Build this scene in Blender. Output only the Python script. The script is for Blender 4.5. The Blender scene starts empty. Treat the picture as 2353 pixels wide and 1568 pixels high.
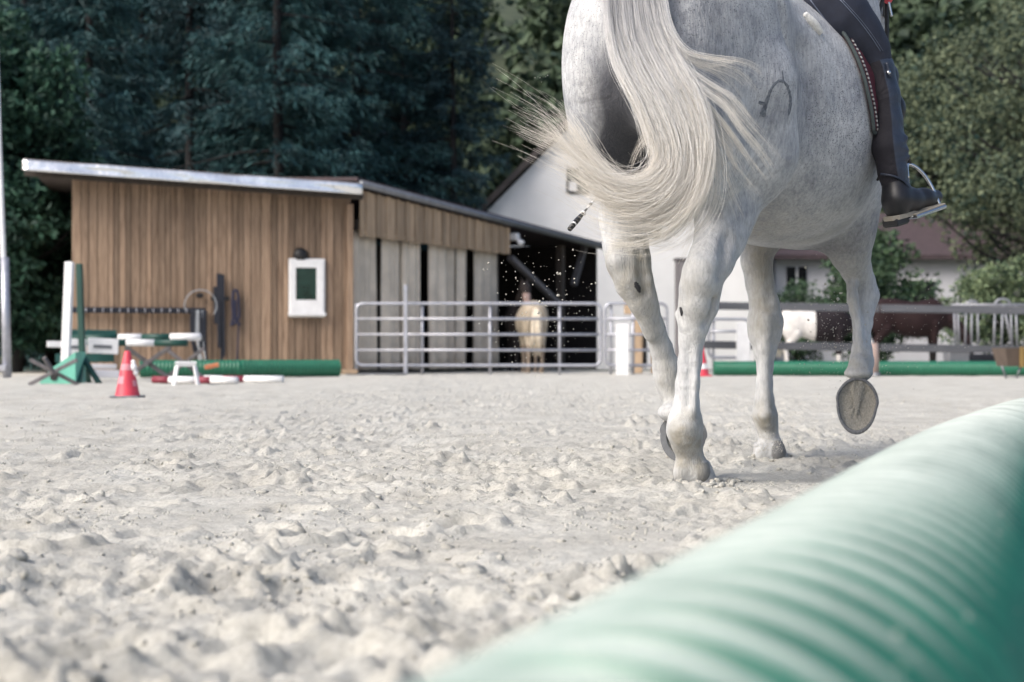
import bpy, math, random
import numpy as np
from mathutils import Vector, Matrix
from mathutils.bvhtree import BVHTree

R = math.radians
random.seed(7)
scene = bpy.context.scene
col = scene.collection

# ------------------------------------------------------------------ camera
CAM_Z, FPX, CX, HZ = 0.38, 3268.0, 1176.5, 816.0      # eye height, focal length and horizon in units of a 2353 wide frame
cam_data = bpy.data.cameras.new('camera')
cam = bpy.data.objects.new('camera', cam_data)
col.objects.link(cam)
cam.location = (0, 0, CAM_Z)
cam.rotation_euler = (R(90), 0, 0)
cam_data.sensor_width = 36.0
cam_data.lens = 36.0 * FPX / 2353.0
cam_data.shift_y = (HZ - 784.0) / 2353.0
cam_data.clip_start = 0.05
cam_data.clip_end = 1500
cam_data.dof.use_dof = True
cam_data.dof.focus_distance = 4.35
cam_data.dof.aperture_fstop = 3.8
scene.camera = cam

# ------------------------------------------------------------------ light
SUN_EL, SUN_AZ = R(42), R(-126)       # azimuth measured from +Y towards +X
world = bpy.data.worlds.new('World')
scene.world = world
world.use_nodes = True
wn = world.node_tree
wn.nodes.clear()
sky = wn.nodes.new('ShaderNodeTexSky')
sky.sky_type = 'NISHITA'
sky.sun_disc = False
sky.sun_elevation = SUN_EL
sky.sun_rotation = SUN_AZ
sky.air_density = 1.0
sky.dust_density = 5.0
sky.ozone_density = 1.5
bg = wn.nodes.new('ShaderNodeBackground')
bg.inputs['Strength'].default_value = 0.12
wo = wn.nodes.new('ShaderNodeOutputWorld')
wn.links.new(sky.outputs[0], bg.inputs[0])
wn.links.new(bg.outputs[0], wo.inputs[0])
sun_data = bpy.data.lights.new('sun', 'SUN')
sun_data.energy = 1.6
sun_data.angle = R(34)
sun_data.color = (1.0, 0.975, 0.94)
sun = bpy.data.objects.new('sun', sun_data)
col.objects.link(sun)
to_sun = Vector((math.sin(SUN_AZ) * math.cos(SUN_EL), math.cos(SUN_AZ) * math.cos(SUN_EL), math.sin(SUN_EL)))
sun.rotation_euler = to_sun.to_track_quat('Z', 'Y').to_euler()
scene.view_settings.view_transform = 'Standard'
scene.view_settings.look = 'None'
scene.view_settings.gamma = 1.0
scene.view_settings.exposure = 0.80
scene.render.engine = 'CYCLES'
scene.cycles.max_bounces = 6
scene.cycles.use_denoising = True

# ------------------------------------------------------------------ helpers
def W(px, py, d):
    """point seen at (px, py) of the 2353 x 1568 frame, d metres away"""
    return Vector(((px - CX) / FPX * d, d, CAM_Z + (HZ - py) / FPX * d))

def GX(px, d):
    return (px - CX) / FPX * d

def srgb(r, g, b):
    f = lambda c: c / 12.92 if c <= 0.04045 else ((c + 0.055) / 1.055) ** 2.4
    return (f(r / 255), f(g / 255), f(b / 255))

def tag(o, label=None, cat=None, group=None, kind=None):
    if label: o['label'] = label
    if cat: o['category'] = cat
    if group: o['group'] = group
    if kind: o['kind'] = kind
    return o

def empty(name, loc=(0, 0, 0), rz=0.0):
    o = bpy.data.objects.new(name, None)
    o.location = loc
    o.rotation_euler = (0, 0, rz)
    o.empty_display_size = 0.1
    col.objects.link(o)
    return o

def mesh_np(name, V, quads=None, tris=None, smooth=True):
    me = bpy.data.meshes.new(name)
    V = np.asarray(V, dtype=np.float32)
    idx, tot = [], []
    if quads is not None and len(quads):
        q = np.asarray(quads, dtype=np.int32); idx.append(q.ravel()); tot.append(np.full(len(q), 4, np.int32))
    if tris is not None and len(tris):
        t = np.asarray(tris, dtype=np.int32); idx.append(t.ravel()); tot.append(np.full(len(t), 3, np.int32))
    idx = np.concatenate(idx); tot = np.concatenate(tot)
    me.vertices.add(len(V)); me.vertices.foreach_set('co', V.ravel())
    me.loops.add(len(idx)); me.loops.foreach_set('vertex_index', idx)
    me.polygons.add(len(tot))
    st = np.zeros(len(tot), np.int32); st[1:] = np.cumsum(tot)[:-1]
    me.polygons.foreach_set('loop_start', st)
    me.polygons.foreach_set('loop_total', tot)
    me.update(calc_edges=True)
    me.polygons.foreach_set('use_smooth', np.full(len(tot), smooth, bool))
    me.validate()
    return me

def obj(name, me, mat=None, parent=None, loc=None):
    o = bpy.data.objects.new(name, me)
    if mat is not None and not me.materials:
        me.materials.append(mat)
    col.objects.link(o)
    if parent is not None:
        o.parent = parent
    if loc is not None:
        o.location = loc
    return o

def copy_tree(o, parent=None):
    c = o.copy()
    col.objects.link(c)
    c.parent = parent
    for ch in o.children:
        copy_tree(ch, c)
    return c

class MB:
    """collects simple solids into one mesh"""
    def __init__(self):
        self.v, self.f = [], []
    def add(self, vs, fs):
        b = len(self.v)
        self.v += [tuple(v) for v in vs]
        self.f += [tuple(b + i for i in f) for f in fs]
    def box(self, c, size, M=None, bevel=0.0):
        hx, hy, hz = size[0] / 2, size[1] / 2, size[2] / 2
        if bevel > 0:
            e = min(bevel, hx * .9, hy * .9, hz * .9)
            vs, ring = [], []
            for z, k in ((-hz, 1), (-hz + e, 0), (hz - e, 0), (hz, 1)):
                a, b = hx - (e if k else 0), hy - (e if k else 0)
                c2 = e * .6 if not k else e * .3
                vs += [(-a + c2, -b, z), (a - c2, -b, z), (a, -b + c2, z), (a, b - c2, z), (a - c2, b, z), (-a + c2, b, z), (-a, b - c2, z), (-a, -b + c2, z)]
            fs = [tuple(range(7, -1, -1)), tuple(range(24, 32))]
            for k in range(3):
                for i in range(8):
                    j = (i + 1) % 8
                    fs.append((k * 8 + i, k * 8 + j, k * 8 + 8 + j, k * 8 + 8 + i))
        else:
            vs = [(x, y, z) for z in (-hz, hz) for x, y in ((-hx, -hy), (hx, -hy), (hx, hy), (-hx, hy))]
            fs = [(3, 2, 1, 0), (4, 5, 6, 7), (0, 1, 5, 4), (1, 2, 6, 5), (2, 3, 7, 6), (3, 0, 4, 7)]
        c = Vector(c)
        vs = [((M @ Vector(v)) if M is not None else Vector(v)) + c for v in vs]
        self.add(vs, fs)
        return self
    def bar(self, p0, p1, w, t, up=(0, 0, 1), bevel=0.0):
        """box beam from p0 to p1, w wide (sideways), t thick (along up)"""
        p0, p1 = Vector(p0), Vector(p1)
        x = (p1 - p0); L = x.length; x.normalize()
        up = Vector(up)
        y = up.cross(x)
        if y.length < 1e-5: y = Vector((0, 1, 0)).cross(x)
        y.normalize(); z = x.cross(y)
        M = Matrix((x, y, z)).transposed()
        return self.box((p0 + p1) / 2, (L, w, t), M, bevel)
    def tube(self, pts, rad, n=8, caps=True):
        pts = [Vector(p) for p in pts]
        m = len(pts)
        rad = rad if hasattr(rad, '__len__') else [rad] * m
        vs = []
        prev = None
        for i, p in enumerate(pts):
            t = (pts[min(i + 1, m - 1)] - pts[max(i - 1, 0)]).normalized()
            if prev is None:
                a = Vector((0, 0, 1)) if abs(t.z) < .9 else Vector((1, 0, 0))
                n1 = t.cross(a).normalized()
            else:
                n1 = (prev - t * prev.dot(t)).normalized()
            prev = n1
            n2 = t.cross(n1)
            for k in range(n):
                a = 2 * math.pi * k / n
                vs.append(p + (n1 * math.cos(a) + n2 * math.sin(a)) * rad[i])
        fs = []
        for i in range(m - 1):
            for k in range(n):
                j = (k + 1) % n
                fs.append((i * n + k, i * n + j, i * n + n + j, i * n + n + k))
        if caps:
            fs.append(tuple(range(n - 1, -1, -1)))
            fs.append(tuple((m - 1) * n + k for k in range(n)))
        self.add(vs, fs)
        return self
    def revolve(self, prof, n=24, c=(0, 0, 0)):
        vs = []
        for r, z in prof:
            for k in range(n):
                a = 2 * math.pi * k / n
                vs.append((c[0] + r * math.cos(a), c[1] + r * math.sin(a), c[2] + z))
        fs = []
        for i in range(len(prof) - 1):
            for k in range(n):
                j = (k + 1) % n
                fs.append((i * n + k, i * n + j, i * n + n + j, i * n + n + k))
        self.add(vs, fs)
        return self
    def build(self, name, mat, parent=None, smooth=False, loc=None):
        me = bpy.data.meshes.new(name)
        me.from_pydata(self.v, [], self.f)
        me.update()
        if smooth:
            for p in me.polygons: p.use_smooth = True
        return obj(name, me, mat, parent, loc)

def box_obj(name, c, size, mat, parent=None, M=None, bevel=0.006):
    return MB().box(c, size, M, bevel).build(name, mat, parent)

# ------------------------------------------------------------------ materials
def new_mat(name):
    m = bpy.data.materials.new(name)
    m.use_nodes = True
    nt = m.node_tree
    b = nt.nodes['Principled BSDF']
    return m, nt, b

def nd(nt, t, **kw):
    n = nt.nodes.new(t)
    for k, v in kw.items():
        if k.startswith('i_'):
            key = k[2:]
            n.inputs[int(key) if key.isdigit() else key.replace('_', ' ')].default_value = v
        else:
            setattr(n, k, v)
    return n

def ramp(nt, stops):
    r = nt.nodes.new('ShaderNodeValToRGB')
    el = r.color_ramp.elements
    while len(el) < len(stops): el.new(0.5)
    for e, (p, c) in zip(el, stops):
        e.position = p
        e.color = (c[0], c[1], c[2], 1)
    return r

def mix_rgb(nt, fac, a, b, mode='MIX'):
    m = nt.nodes.new('ShaderNodeMix')
    m.data_type = 'RGBA'; m.blend_type = mode
    for sock, v in ((m.inputs[0], fac), (m.inputs[6], a), (m.inputs[7], b)):
        if isinstance(v, (int, float)): sock.default_value = v
        elif isinstance(v, tuple): sock.default_value = (*v[:3], 1)
        else: nt.links.new(v, sock)
    return m.outputs[2]

def coords(nt, kind='Object', scale=(1, 1, 1)):
    tc = nt.nodes.new('ShaderNodeTexCoord')
    mp = nt.nodes.new('ShaderNodeMapping')
    mp.inputs['Scale'].default_value = scale
    nt.links.new(tc.outputs[kind], mp.inputs[0])
    return mp.outputs[0]

def add_bump(nt, b, height, strength=.3, dist=.01):
    bp = nt.nodes.new('ShaderNodeBump')
    bp.inputs['Strength'].default_value = strength
    bp.inputs['Distance'].default_value = dist
    nt.links.new(height, bp.inputs['Height'])
    nt.links.new(bp.outputs[0], b.inputs['Normal'])

def simple(name, c, rough=.6, metal=0.0, var=.18, scale=6.0, bump=.15, bd=.004, rnd=0.0, spec=None):
    """plain colour with procedural mottling, a little relief and a tone per object"""
    m, nt, b = new_mat(name)
    co = coords(nt)
    n = nd(nt, 'ShaderNodeTexNoise', i_Scale=scale, i_Detail=5.0, i_Roughness=.6)
    nt.links.new(co, n.inputs['Vector'])
    r = ramp(nt, [(.3, tuple(x * (1 - var) for x in c)), (.7, tuple(min(1, x * (1 + var)) for x in c))])
    nt.links.new(n.outputs[0], r.inputs[0])
    out = r.outputs[0]
    if rnd:
        oi = nt.nodes.new('ShaderNodeObjectInfo')
        mr = nd(nt, 'ShaderNodeMapRange', i_To_Min=1 - rnd, i_To_Max=1 + rnd)
        nt.links.new(oi.outputs['Random'], mr.inputs[0])
        hs = nd(nt, 'ShaderNodeHueSaturation')
        nt.links.new(mr.outputs[0], hs.inputs['Value'])
        nt.links.new(out, hs.inputs['Color'])
        out = hs.outputs[0]
    nt.links.new(out, b.inputs['Base Color'])
    b.inputs['Roughness'].default_value = rough
    b.inputs['Metallic'].default_value = metal
    if spec is not None: b.inputs['Specular IOR Level'].default_value = spec
    if bump: add_bump(nt, b, n.outputs[0], bump, bd)
    return m

def wood(name, c1, c2, scale=1.0, rnd=.25, axis='z', rough=.75):
    m, nt, b = new_mat(name)
    s = {'z': (14 * scale, 14 * scale, .9 * scale), 'x': (.9 * scale, 14 * scale, 14 * scale)}[axis]
    co = coords(nt, 'Object', s)
    oi = nt.nodes.new('ShaderNodeObjectInfo')
    va = nd(nt, 'ShaderNodeVectorMath', operation='ADD')
    ml = nd(nt, 'ShaderNodeMath', operation='MULTIPLY'); ml.inputs[1].default_value = 57.0
    nt.links.new(oi.outputs['Random'], ml.inputs[0])
    nt.links.new(co, va.inputs[0]); nt.links.new(ml.outputs[0], va.inputs[1])
    n = nd(nt, 'ShaderNodeTexNoise', i_Scale=1.6, i_Detail=6.0, i_Roughness=.65, i_Distortion=.6)
    nt.links.new(va.outputs[0], n.inputs['Vector'])
    r = ramp(nt, [(.28, c1), (.62, c2)])
    nt.links.new(n.outputs[0], r.inputs[0])
    kn = nd(nt, 'ShaderNodeTexVoronoi', i_Scale=.55)
    nt.links.new(va.outputs[0], kn.inputs['Vector'])
    kr = ramp(nt, [(.0, (1, 1, 1)), (.09, (0, 0, 0))])
    nt.links.new(kn.outputs['Distance'], kr.inputs[0])
    c = mix_rgb(nt, kr.outputs[0], r.outputs[0], tuple(x * .45 for x in c1))
    mr = nd(nt, 'ShaderNodeMapRange', i_To_Min=1 - rnd, i_To_Max=1 + rnd)
    nt.links.new(oi.outputs['Random'], mr.inputs[0])
    hs = nd(nt, 'ShaderNodeHueSaturation')
    nt.links.new(mr.outputs[0], hs.inputs['Value']); nt.links.new(c, hs.inputs['Color'])
    nt.links.new(hs.outputs[0], b.inputs['Base Color'])
    b.inputs['Roughness'].default_value = rough
    add_bump(nt, b, n.outputs[0], .35, .004)
    return m

def foliage(name, dark, light, tip=None):
    m, nt, b = new_mat(name)
    g = nt.nodes.new('ShaderNodeNewGeometry')
    co = coords(nt)
    n = nd(nt, 'ShaderNodeTexNoise', i_Scale=.9, i_Detail=3.0)
    nt.links.new(co, n.inputs['Vector'])
    ad = nd(nt, 'ShaderNodeMath', operation='ADD')
    ml = nd(nt, 'ShaderNodeMath', operation='MULTIPLY'); ml.inputs[1].default_value = .55
    nt.links.new(g.outputs['Random Per Island'], ml.inputs[0])
    nt.links.new(ml.outputs[0], ad.inputs[0])
    nt.links.new(n.outputs[0], ad.inputs[1])
    st = [(.45, dark), (1.0, light)]
    if tip: st.append((1.0, tip))
    r = ramp(nt, st)
    nt.links.new(ad.outputs[0], r.inputs[0])
    oi = nt.nodes.new('ShaderNodeObjectInfo')
    mr = nd(nt, 'ShaderNodeMapRange', i_To_Min=.8, i_To_Max=1.2)
    nt.links.new(oi.outputs['Random'], mr.inputs[0])
    hs = nd(nt, 'ShaderNodeHueSaturation')
    nt.links.new(mr.outputs[0], hs.inputs['Value']); nt.links.new(r.outputs[0], hs.inputs['Color'])
    nt.links.new(hs.outputs[0], b.inputs['Base Color'])
    b.inputs['Roughness'].default_value = .65
    b.inputs['Specular IOR Level'].default_value = .3
    return m

M = {}
M['shed_wood'] = wood('shed_wood', (.14, .088, .056), (.32, .225, .155), rnd=.34)
M['fascia_wood'] = wood('fascia_wood', (.24, .165, .105), (.46, .34, .23), rnd=.28)
M['dark_wood'] = wood('dark_wood', (.03, .024, .02), (.075, .06, .05), rnd=.2)
M['grey_wood'] = wood('grey_wood', (.085, .08, .085), (.17, .16, .165), rnd=.2)
M['grey_rail'] = wood('grey_rail', (.05, .054, .065), (.105, .11, .125), rnd=.15, axis='x')
M['tin'] = simple('roof_tin', (.86, .87, .88), .24, .85, var=.08, scale=1.1, bump=.6, bd=.09)
M['roof_felt'] = simple('roof_felt', (.10, .085, .08), .85, var=.3, scale=3)
M['gutter'] = simple('gutter_zinc', (.19, .20, .22), .45, .6)
M['galv_dark'] = simple('dull_galvanised_steel', (.27, .28, .31), .5, .5, var=.15, scale=9)
M['pale_mark'] = simple('faded_white_print', (.66, .26, .31), .5)
M['galv'] = simple('galvanised_steel', (.43, .44, .49), .42, .55, var=.15, scale=9)
M['white_paint'] = simple('white_paint', (.78, .78, .79), .5, var=.08)
M['white_plaster'] = simple('white_plaster', (.86, .86, .86), .9, var=.05, scale=1.2, bump=.3)
M['cream_wall'] = simple('pale_plaster', (.62, .62, .66), .9, var=.06, scale=1.2, bump=.3)
M['black'] = simple('black_plastic', (.012, .012, .014), .5)
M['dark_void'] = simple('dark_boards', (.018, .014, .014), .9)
M['glass_green'] = simple('dark_window_glass', (.012, .035, .03), .06, var=.5, scale=3, bump=0, spec=.8)
M['window_dark'] = simple('dark_window', (.012, .012, .016), .2, bump=0)
M['curtain'] = simple('strip_curtain', (.66, .58, .48), .55, var=.16, scale=2.2, rnd=.12)
M['red_cone'] = simple('red_plastic', (.60, .055, .085), .45, var=.12, rnd=.06)
M['red_paint'] = simple('red_paint', (.22, .03, .05), .55)
M['green_paint'] = simple('dark_green_paint', (.006, .055, .042), .5, rnd=.15)
M['teal_paint'] = simple('teal_green_paint', (.004, .06, .055), .5)
M['mint'] = simple('mint_plastic', (.16, .48, .37), .5)
M['green_pipe_far'] = simple('green_pipe_plastic', (.012, .125, .07), .45, var=.12)
M['rope_dark'] = simple('dark_rope', (.015, .018, .028), .85)
M['rope_light'] = simple('pale_rope', (.40, .42, .44), .85)
M['navy'] = simple('navy_webbing', (.02, .022, .05), .8)
M['orange'] = simple('orange_strap', (.50, .17, .08), .6)
M['brick'] = simple('brown_brick', (.24, .14, .10), .85, scale=12)
M['tiles'] = simple('red_roof_tiles', (.062, .044, .050), .8, var=.3, scale=9, bump=.5)
M['bark'] = simple('bark', (.014, .014, .016), .9, var=.4, scale=5, bump=.6, bd=.02)
M['trough'] = simple('trough_boards', (.10, .075, .06), .8)
M['yellow'] = simple('yellow_strap', (.20, .13, .04), .7)
M['pinkpost'] = simple('pale_post', (.36, .27, .24), .85)
# ------------------------------------------------------------------ noise
def _hash(ix, iy, seed):
    h = (ix.astype(np.int64) * 374761393 + iy.astype(np.int64) * 668265263 + seed * 974634777) & 0xffffffff
    h = ((h ^ (h >> 13)) * 1274126177) & 0xffffffff
    h = h ^ (h >> 16)
    return (h & 0xffff).astype(np.float32) / 65535.0

def vnoise(x, y, seed=0):
    ix, iy = np.floor(x), np.floor(y)
    fx, fy = x - ix, y - iy
    ix = ix.astype(np.int64); iy = iy.astype(np.int64)
    fx = fx * fx * fx * (fx * (fx * 6 - 15) + 10); fy = fy * fy * fy * (fy * (fy * 6 - 15) + 10)
    a = _hash(ix, iy, seed); b = _hash(ix + 1, iy, seed); c = _hash(ix, iy + 1, seed); d = _hash(ix + 1, iy + 1, seed)
    return (a + (b - a) * fx) * (1 - fy) + (c + (d - c) * fx) * fy

# ------------------------------------------------------------------ sand
rng = np.random.default_rng(11)
def axis_x():
    xs = list(np.arange(-1.35, 1.95, .0095))
    x, out = xs[-1], []
    while x < 150:
        x += .0095 * (1 + 2.5 * (x - 1.9)); out.append(x)
    xs += out
    x, out = xs[0], []
    while x > -150:
        x -= .0095 * (1 + 2.5 * (-1.35 - x)); out.append(x)
    return np.array(out[::-1] + xs)
def axis_y():
    ys = [-60, -30, -15, -8, -4, -2, -1, -.5, -.2]
    y = 0.0
    while y < 33.5:
        ys.append(y)
        y += .05 if y < 1.0 else max(.0075, .0009 * y * y)
    return np.array(ys + [34.0])
SX, SY = axis_x(), axis_y()
prints = []
for _ in range(420):
    d = 1.2 + 12 * rng.random() ** 1.4
    prints.append((rng.uniform(-.55, .55) * d + .05, d, rng.uniform(.045, .085), rng.uniform(.014, .038), rng.uniform(0, 6.28), rng.uniform(.6, 1.0)))
def sand_z(x, y):
    x = np.asarray(x, np.float32); y = np.asarray(y, np.float32)
    wx = x + .07 * (vnoise(x * 4, y * 4, 21) - .5) + .02 * (vnoise(x * 15, y * 15, 23) - .5)
    wy = y + .07 * (vnoise(x * 4, y * 4, 22) - .5) + .02 * (vnoise(x * 15, y * 15, 24) - .5)
    z = np.zeros_like(x)
    rough = .45 + 1.1 * np.clip(1.8 * vnoise(x * 1.4, y * 1.4, 9) - .4, 0, 1)
    for k, (f_, a_) in enumerate(((1.5, .022), (3.3, .016), (7.1, .0100), (14.7, .0090), (30.5, .0088), (61., .0092), (110., .0062))):
        c_, s_ = math.cos(.7 + k * 1.1), math.sin(.7 + k * 1.1)
        n_ = vnoise((wx * c_ - wy * s_) * f_, (wx * s_ + wy * c_) * f_, 40 + k) - .5
        if 2 <= k <= 5: n_ = n_ + .7 * np.abs(n_) * (1 if k % 2 == 0 else -1)
        z += a_ * n_ * (rough if k > 1 else 1)
    return z
gx, gy = np.meshgrid(SX, SY)
gz = sand_z(gx, gy)
for (px_, py_, rr, dep, an, asp) in prints:
    i0, i1 = np.searchsorted(SX, [px_ - 3 * rr, px_ + 3 * rr]); j0, j1 = np.searchsorted(SY, [py_ - 3 * rr, py_ + 3 * rr])
    if i1 - i0 < 3 or j1 - j0 < 3: continue
    dx = gx[j0:j1, i0:i1] - px_; dy = gy[j0:j1, i0:i1] - py_
    u_ = dx * math.cos(an) + dy * math.sin(an); v_ = (-dx * math.sin(an) + dy * math.cos(an)) / asp
    q = np.sqrt(u_ * u_ + v_ * v_) / rr
    q = q * (1 + .35 * (vnoise(dx * 30 + px_ * 7, dy * 30, 31) - .5))
    gz[j0:j1, i0:i1] += dep * (-.75 * np.exp(-(q / .8) ** 4) + .55 * np.exp(-((q - 1.25) / .33) ** 2) * (.5 + vnoise(dx * 40 + py_, dy * 40 + px_, 33)))
fade = np.clip((34 - gy) / 4, 0, 1) * np.clip(1.6 - np.abs(gx) / 30, 0, 1) * np.clip(1 - (gy - 9) / 40, .35, 1)
gz = gz * fade - np.clip(-gy, 0, .5) * .0
ny_, nx_ = gx.shape
ii = np.arange(ny_ * nx_).reshape(ny_, nx_)
quads = np.stack([ii[:-1, :-1], ii[:-1, 1:], ii[1:, 1:], ii[1:, :-1]], -1).reshape(-1, 4)
def sand_at(x, y):
    i = min(max(int(np.searchsorted(SX, x)), 1), nx_ - 1); j = min(max(int(np.searchsorted(SY, y)), 1), ny_ - 1)
    return float(gz[j - 1:j + 1, i - 1:i + 1].mean())

m, nt, b = new_mat('pale_arena_sand')
co = coords(nt)
n1 = nd(nt, 'ShaderNodeTexNoise', i_Scale=3.0, i_Detail=6.0, i_Roughness=.62); nt.links.new(co, n1.inputs['Vector'])
n2 = nd(nt, 'ShaderNodeTexNoise', i_Scale=90.0, i_Detail=6.0, i_Roughness=.75); nt.links.new(co, n2.inputs['Vector'])
n3 = nd(nt, 'ShaderNodeTexNoise', i_Scale=420.0, i_Detail=2.0); nt.links.new(co, n3.inputs['Vector'])
r1 = ramp(nt, [(.3, (.47, .455, .41)), (.7, (.645, .635, .585))]); nt.links.new(n1.outputs[0], r1.inputs[0])
r2 = ramp(nt, [(.30, (.55, .545, .53)), (.55, (1, 1, 1))]); nt.links.new(n2.outputs[0], r2.inputs[0])
c = mix_rgb(nt, .75, r1.outputs[0], r2.outputs[0], 'MULTIPLY')
nt.links.new(c, b.inputs['Base Color'])
b.inputs['Roughness'].default_value = .95
b.inputs['Specular IOR Level'].default_value = .15
mx = nd(nt, 'ShaderNodeMath', operation='ADD'); nt.links.new(n2.outputs[0], mx.inputs[0]); nt.links.new(n3.outputs[0], mx.inputs[1])
add_bump(nt, b, mx.outputs[0], .75, .007)
M['sand'] = m
sand = obj('arena_sand', mesh_np('arena_sand', np.stack([gx, gy, gz], -1).reshape(-1, 3), quads), M['sand'])
tag(sand, 'pale churned riding arena sand with hoof prints', 'sand', kind='structure')

# loose clods lying on the sand: nobody could count them
def ico(level=1):
    import bmesh
    bm = bmesh.new()
    bmesh.ops.create_icosphere(bm, subdivisions=level, radius=1)
    v = np.array([p.co[:] for p in bm.verts]); f = np.array([[q.index for q in p.verts] for p in bm.faces])
    bm.free()
    return v, f
IV, IF = ico(2)
def lumps(centers, radii, seed, squash=.75):
    g = np.random.default_rng(seed)
    V, F = [], []
    for k, (c, r) in enumerate(zip(centers, radii)):
        ph = g.random(3) * 6.28
        am = 1 + .28 * np.sin(IV[:, 0] * 3.1 + ph[0]) * np.sin(IV[:, 1] * 3.7 + ph[1]) + .22 * np.sin(IV[:, 2] * 5.1 + ph[2] + IV[:, 0] * 4) + .12 * (g.random(len(IV)) - .5)
        v = IV * am[:, None] * r * np.array([1, g.uniform(.7, 1.2), squash * g.uniform(.7, 1.2)])
        V.append(v + c); F.append(IF + k * len(IV))
    return np.concatenate(V), np.concatenate(F)
cs, rs = [], []
while len(cs) < 1800:
    d = 1.5 + 10 * rng.random() ** 1.5
    x = rng.uniform(-.42, .42) * d
    if vnoise(np.array([x * 3.1]), np.array([d * 3.1]), 44)[0] < .5: continue
    r = rng.uniform(.003, .0095) * (1 + 1.5 * (rng.random() > .95))
    cs.append((x, d, sand_at(x, d) - r * .12)); rs.append(r)
V_, F_ = lumps(np.array(cs), rs, 5)
tag(obj('sand_clods', mesh_np('sand_clods', V_, tris=F_), M['sand']), 'small crumbling clods scattered over the churned pale sand', 'clods', kind='stuff')

IV0, IF0 = IV, IF
IV, IF = ico(1)
cs, rs = [], []
pos = np.stack([rng.random(40000), 1.6 + 12.5 * rng.random(40000) ** 1.25], 1)
pos[:, 0] = (pos[:, 0] - .5) * .86 * pos[:, 1]
keep = vnoise(pos[:, 0] * 4.3, pos[:, 1] * 4.3, 45) + .35 * (vnoise(pos[:, 0] * 17, pos[:, 1] * 17, 46) - .5) > .52
for x, d in pos[keep][:9500]:
    r = rng.uniform(.0022, .0052) * (1 + .06 * d)
    cs.append((x, d, sand_at(x, d))); rs.append(r)
V_, F_ = lumps(np.array(cs), rs, 6, .9)
IV, IF = IV0, IF0
tag(obj('sand_crumbs', mesh_np('sand_crumbs', V_, tris=F_), M['sand']), 'fine crumbs of sand strewn over the whole arena', 'crumbs', kind='stuff')

# ground beyond the arena, hillside behind
m, nt, b = new_mat('meadow_ground')
co = coords(nt)
n1 = nd(nt, 'ShaderNodeTexNoise', i_Scale=.5, i_Detail=8.0); nt.links.new(co, n1.inputs['Vector'])
r1 = ramp(nt, [(.3, (.022, .035, .018)), (.7, (.06, .075, .04))]); nt.links.new(n1.outputs[0], r1.inputs[0])
nt.links.new(r1.outputs[0], b.inputs['Base Color']); b.inputs['Roughness'].default_value = .95
M['meadow'] = m
X_ = np.linspace(-700, 700, 57); Y_ = np.concatenate([np.linspace(-400, 33, 8), np.linspace(36, 60, 8), np.linspace(66, 700, 40)])
hx, hy = np.meshgrid(X_, Y_)
hz = np.where(hy > 62, np.clip((hy - 62), 0, 130) * .42 + 3 * (vnoise(hx * .03, hy * .03, 3) - .5) * np.clip((hy - 62) / 20, 0, 1), 0) - .12
iw = np.arange(hx.size).reshape(hx.shape)
q = np.stack([iw[:-1, :-1], iw[:-1, 1:], iw[1:, 1:], iw[1:, :-1]], -1).reshape(-1, 4)
tag(obj('hillside_ground', mesh_np('hillside_ground', np.stack([hx, hy, hz], -1).reshape(-1, 3), q), M['meadow']), 'dark meadow ground rising to a wooded hillside', 'ground', kind='structure')

# ------------------------------------------------------------------ foreground corrugated pipe
m, nt, b = new_mat('green_corrugated_plastic')
co = coords(nt)
n1 = nd(nt, 'ShaderNodeTexNoise', i_Scale=7.0, i_Detail=6.0, i_Roughness=.65); nt.links.new(co, n1.inputs['Vector'])
r1 = ramp(nt, [(.3, (.005, .085, .056)), (.75, (.012, .14, .09))]); nt.links.new(n1.outputs[0], r1.inputs[0])
n2 = nd(nt, 'ShaderNodeTexNoise', i_Scale=160.0, i_Detail=3.0); nt.links.new(co, n2.inputs['Vector'])
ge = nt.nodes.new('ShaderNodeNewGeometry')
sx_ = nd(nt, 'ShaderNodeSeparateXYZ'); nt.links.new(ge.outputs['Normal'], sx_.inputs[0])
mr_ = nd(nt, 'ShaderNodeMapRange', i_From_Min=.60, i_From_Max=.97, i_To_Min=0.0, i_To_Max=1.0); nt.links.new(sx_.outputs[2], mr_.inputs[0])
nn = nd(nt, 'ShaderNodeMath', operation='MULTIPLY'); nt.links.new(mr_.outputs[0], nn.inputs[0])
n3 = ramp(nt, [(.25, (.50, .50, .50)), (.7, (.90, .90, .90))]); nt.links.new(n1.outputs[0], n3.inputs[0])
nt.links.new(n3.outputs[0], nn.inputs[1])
c = mix_rgb(nt, nn.outputs[0], r1.outputs[0], (.72, .75, .71))      # pale sky sheen painted into the upward faces, over some dust
r2 = ramp(nt, [(.66, (0, 0, 0)), (.74, (.5, .5, .5))]); nt.links.new(n2.outputs[0], r2.inputs[0])
c = mix_rgb(nt, r2.outputs[0], c, (.55, .55, .5))
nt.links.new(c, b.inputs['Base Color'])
b.inputs['Roughness'].default_value = .32
b.inputs['Specular IOR Level'].default_value = .8
add_bump(nt, b, n2.outputs[0], .08, .002)
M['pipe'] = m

def catmull(P, n):
    P = [np.array(p, float) for p in P]
    P = [2 * P[0] - P[1]] + P + [2 * P[-1] - P[-2]]
    out = []
    for i in range(1, len(P) - 2):
        for t in np.linspace(0, 1, n, endpoint=False):
            a, b_, c_, d_ = P[i - 1], P[i], P[i + 1], P[i + 2]
            out.append(.5 * ((2 * b_) + (-a + c_) * t + (2 * a - 5 * b_ + 4 * c_ - d_) * t * t + (-a + 3 * b_ - 3 * c_ + d_) * t ** 3))
    out.append(P[-2])
    return np.array(out)

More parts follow.
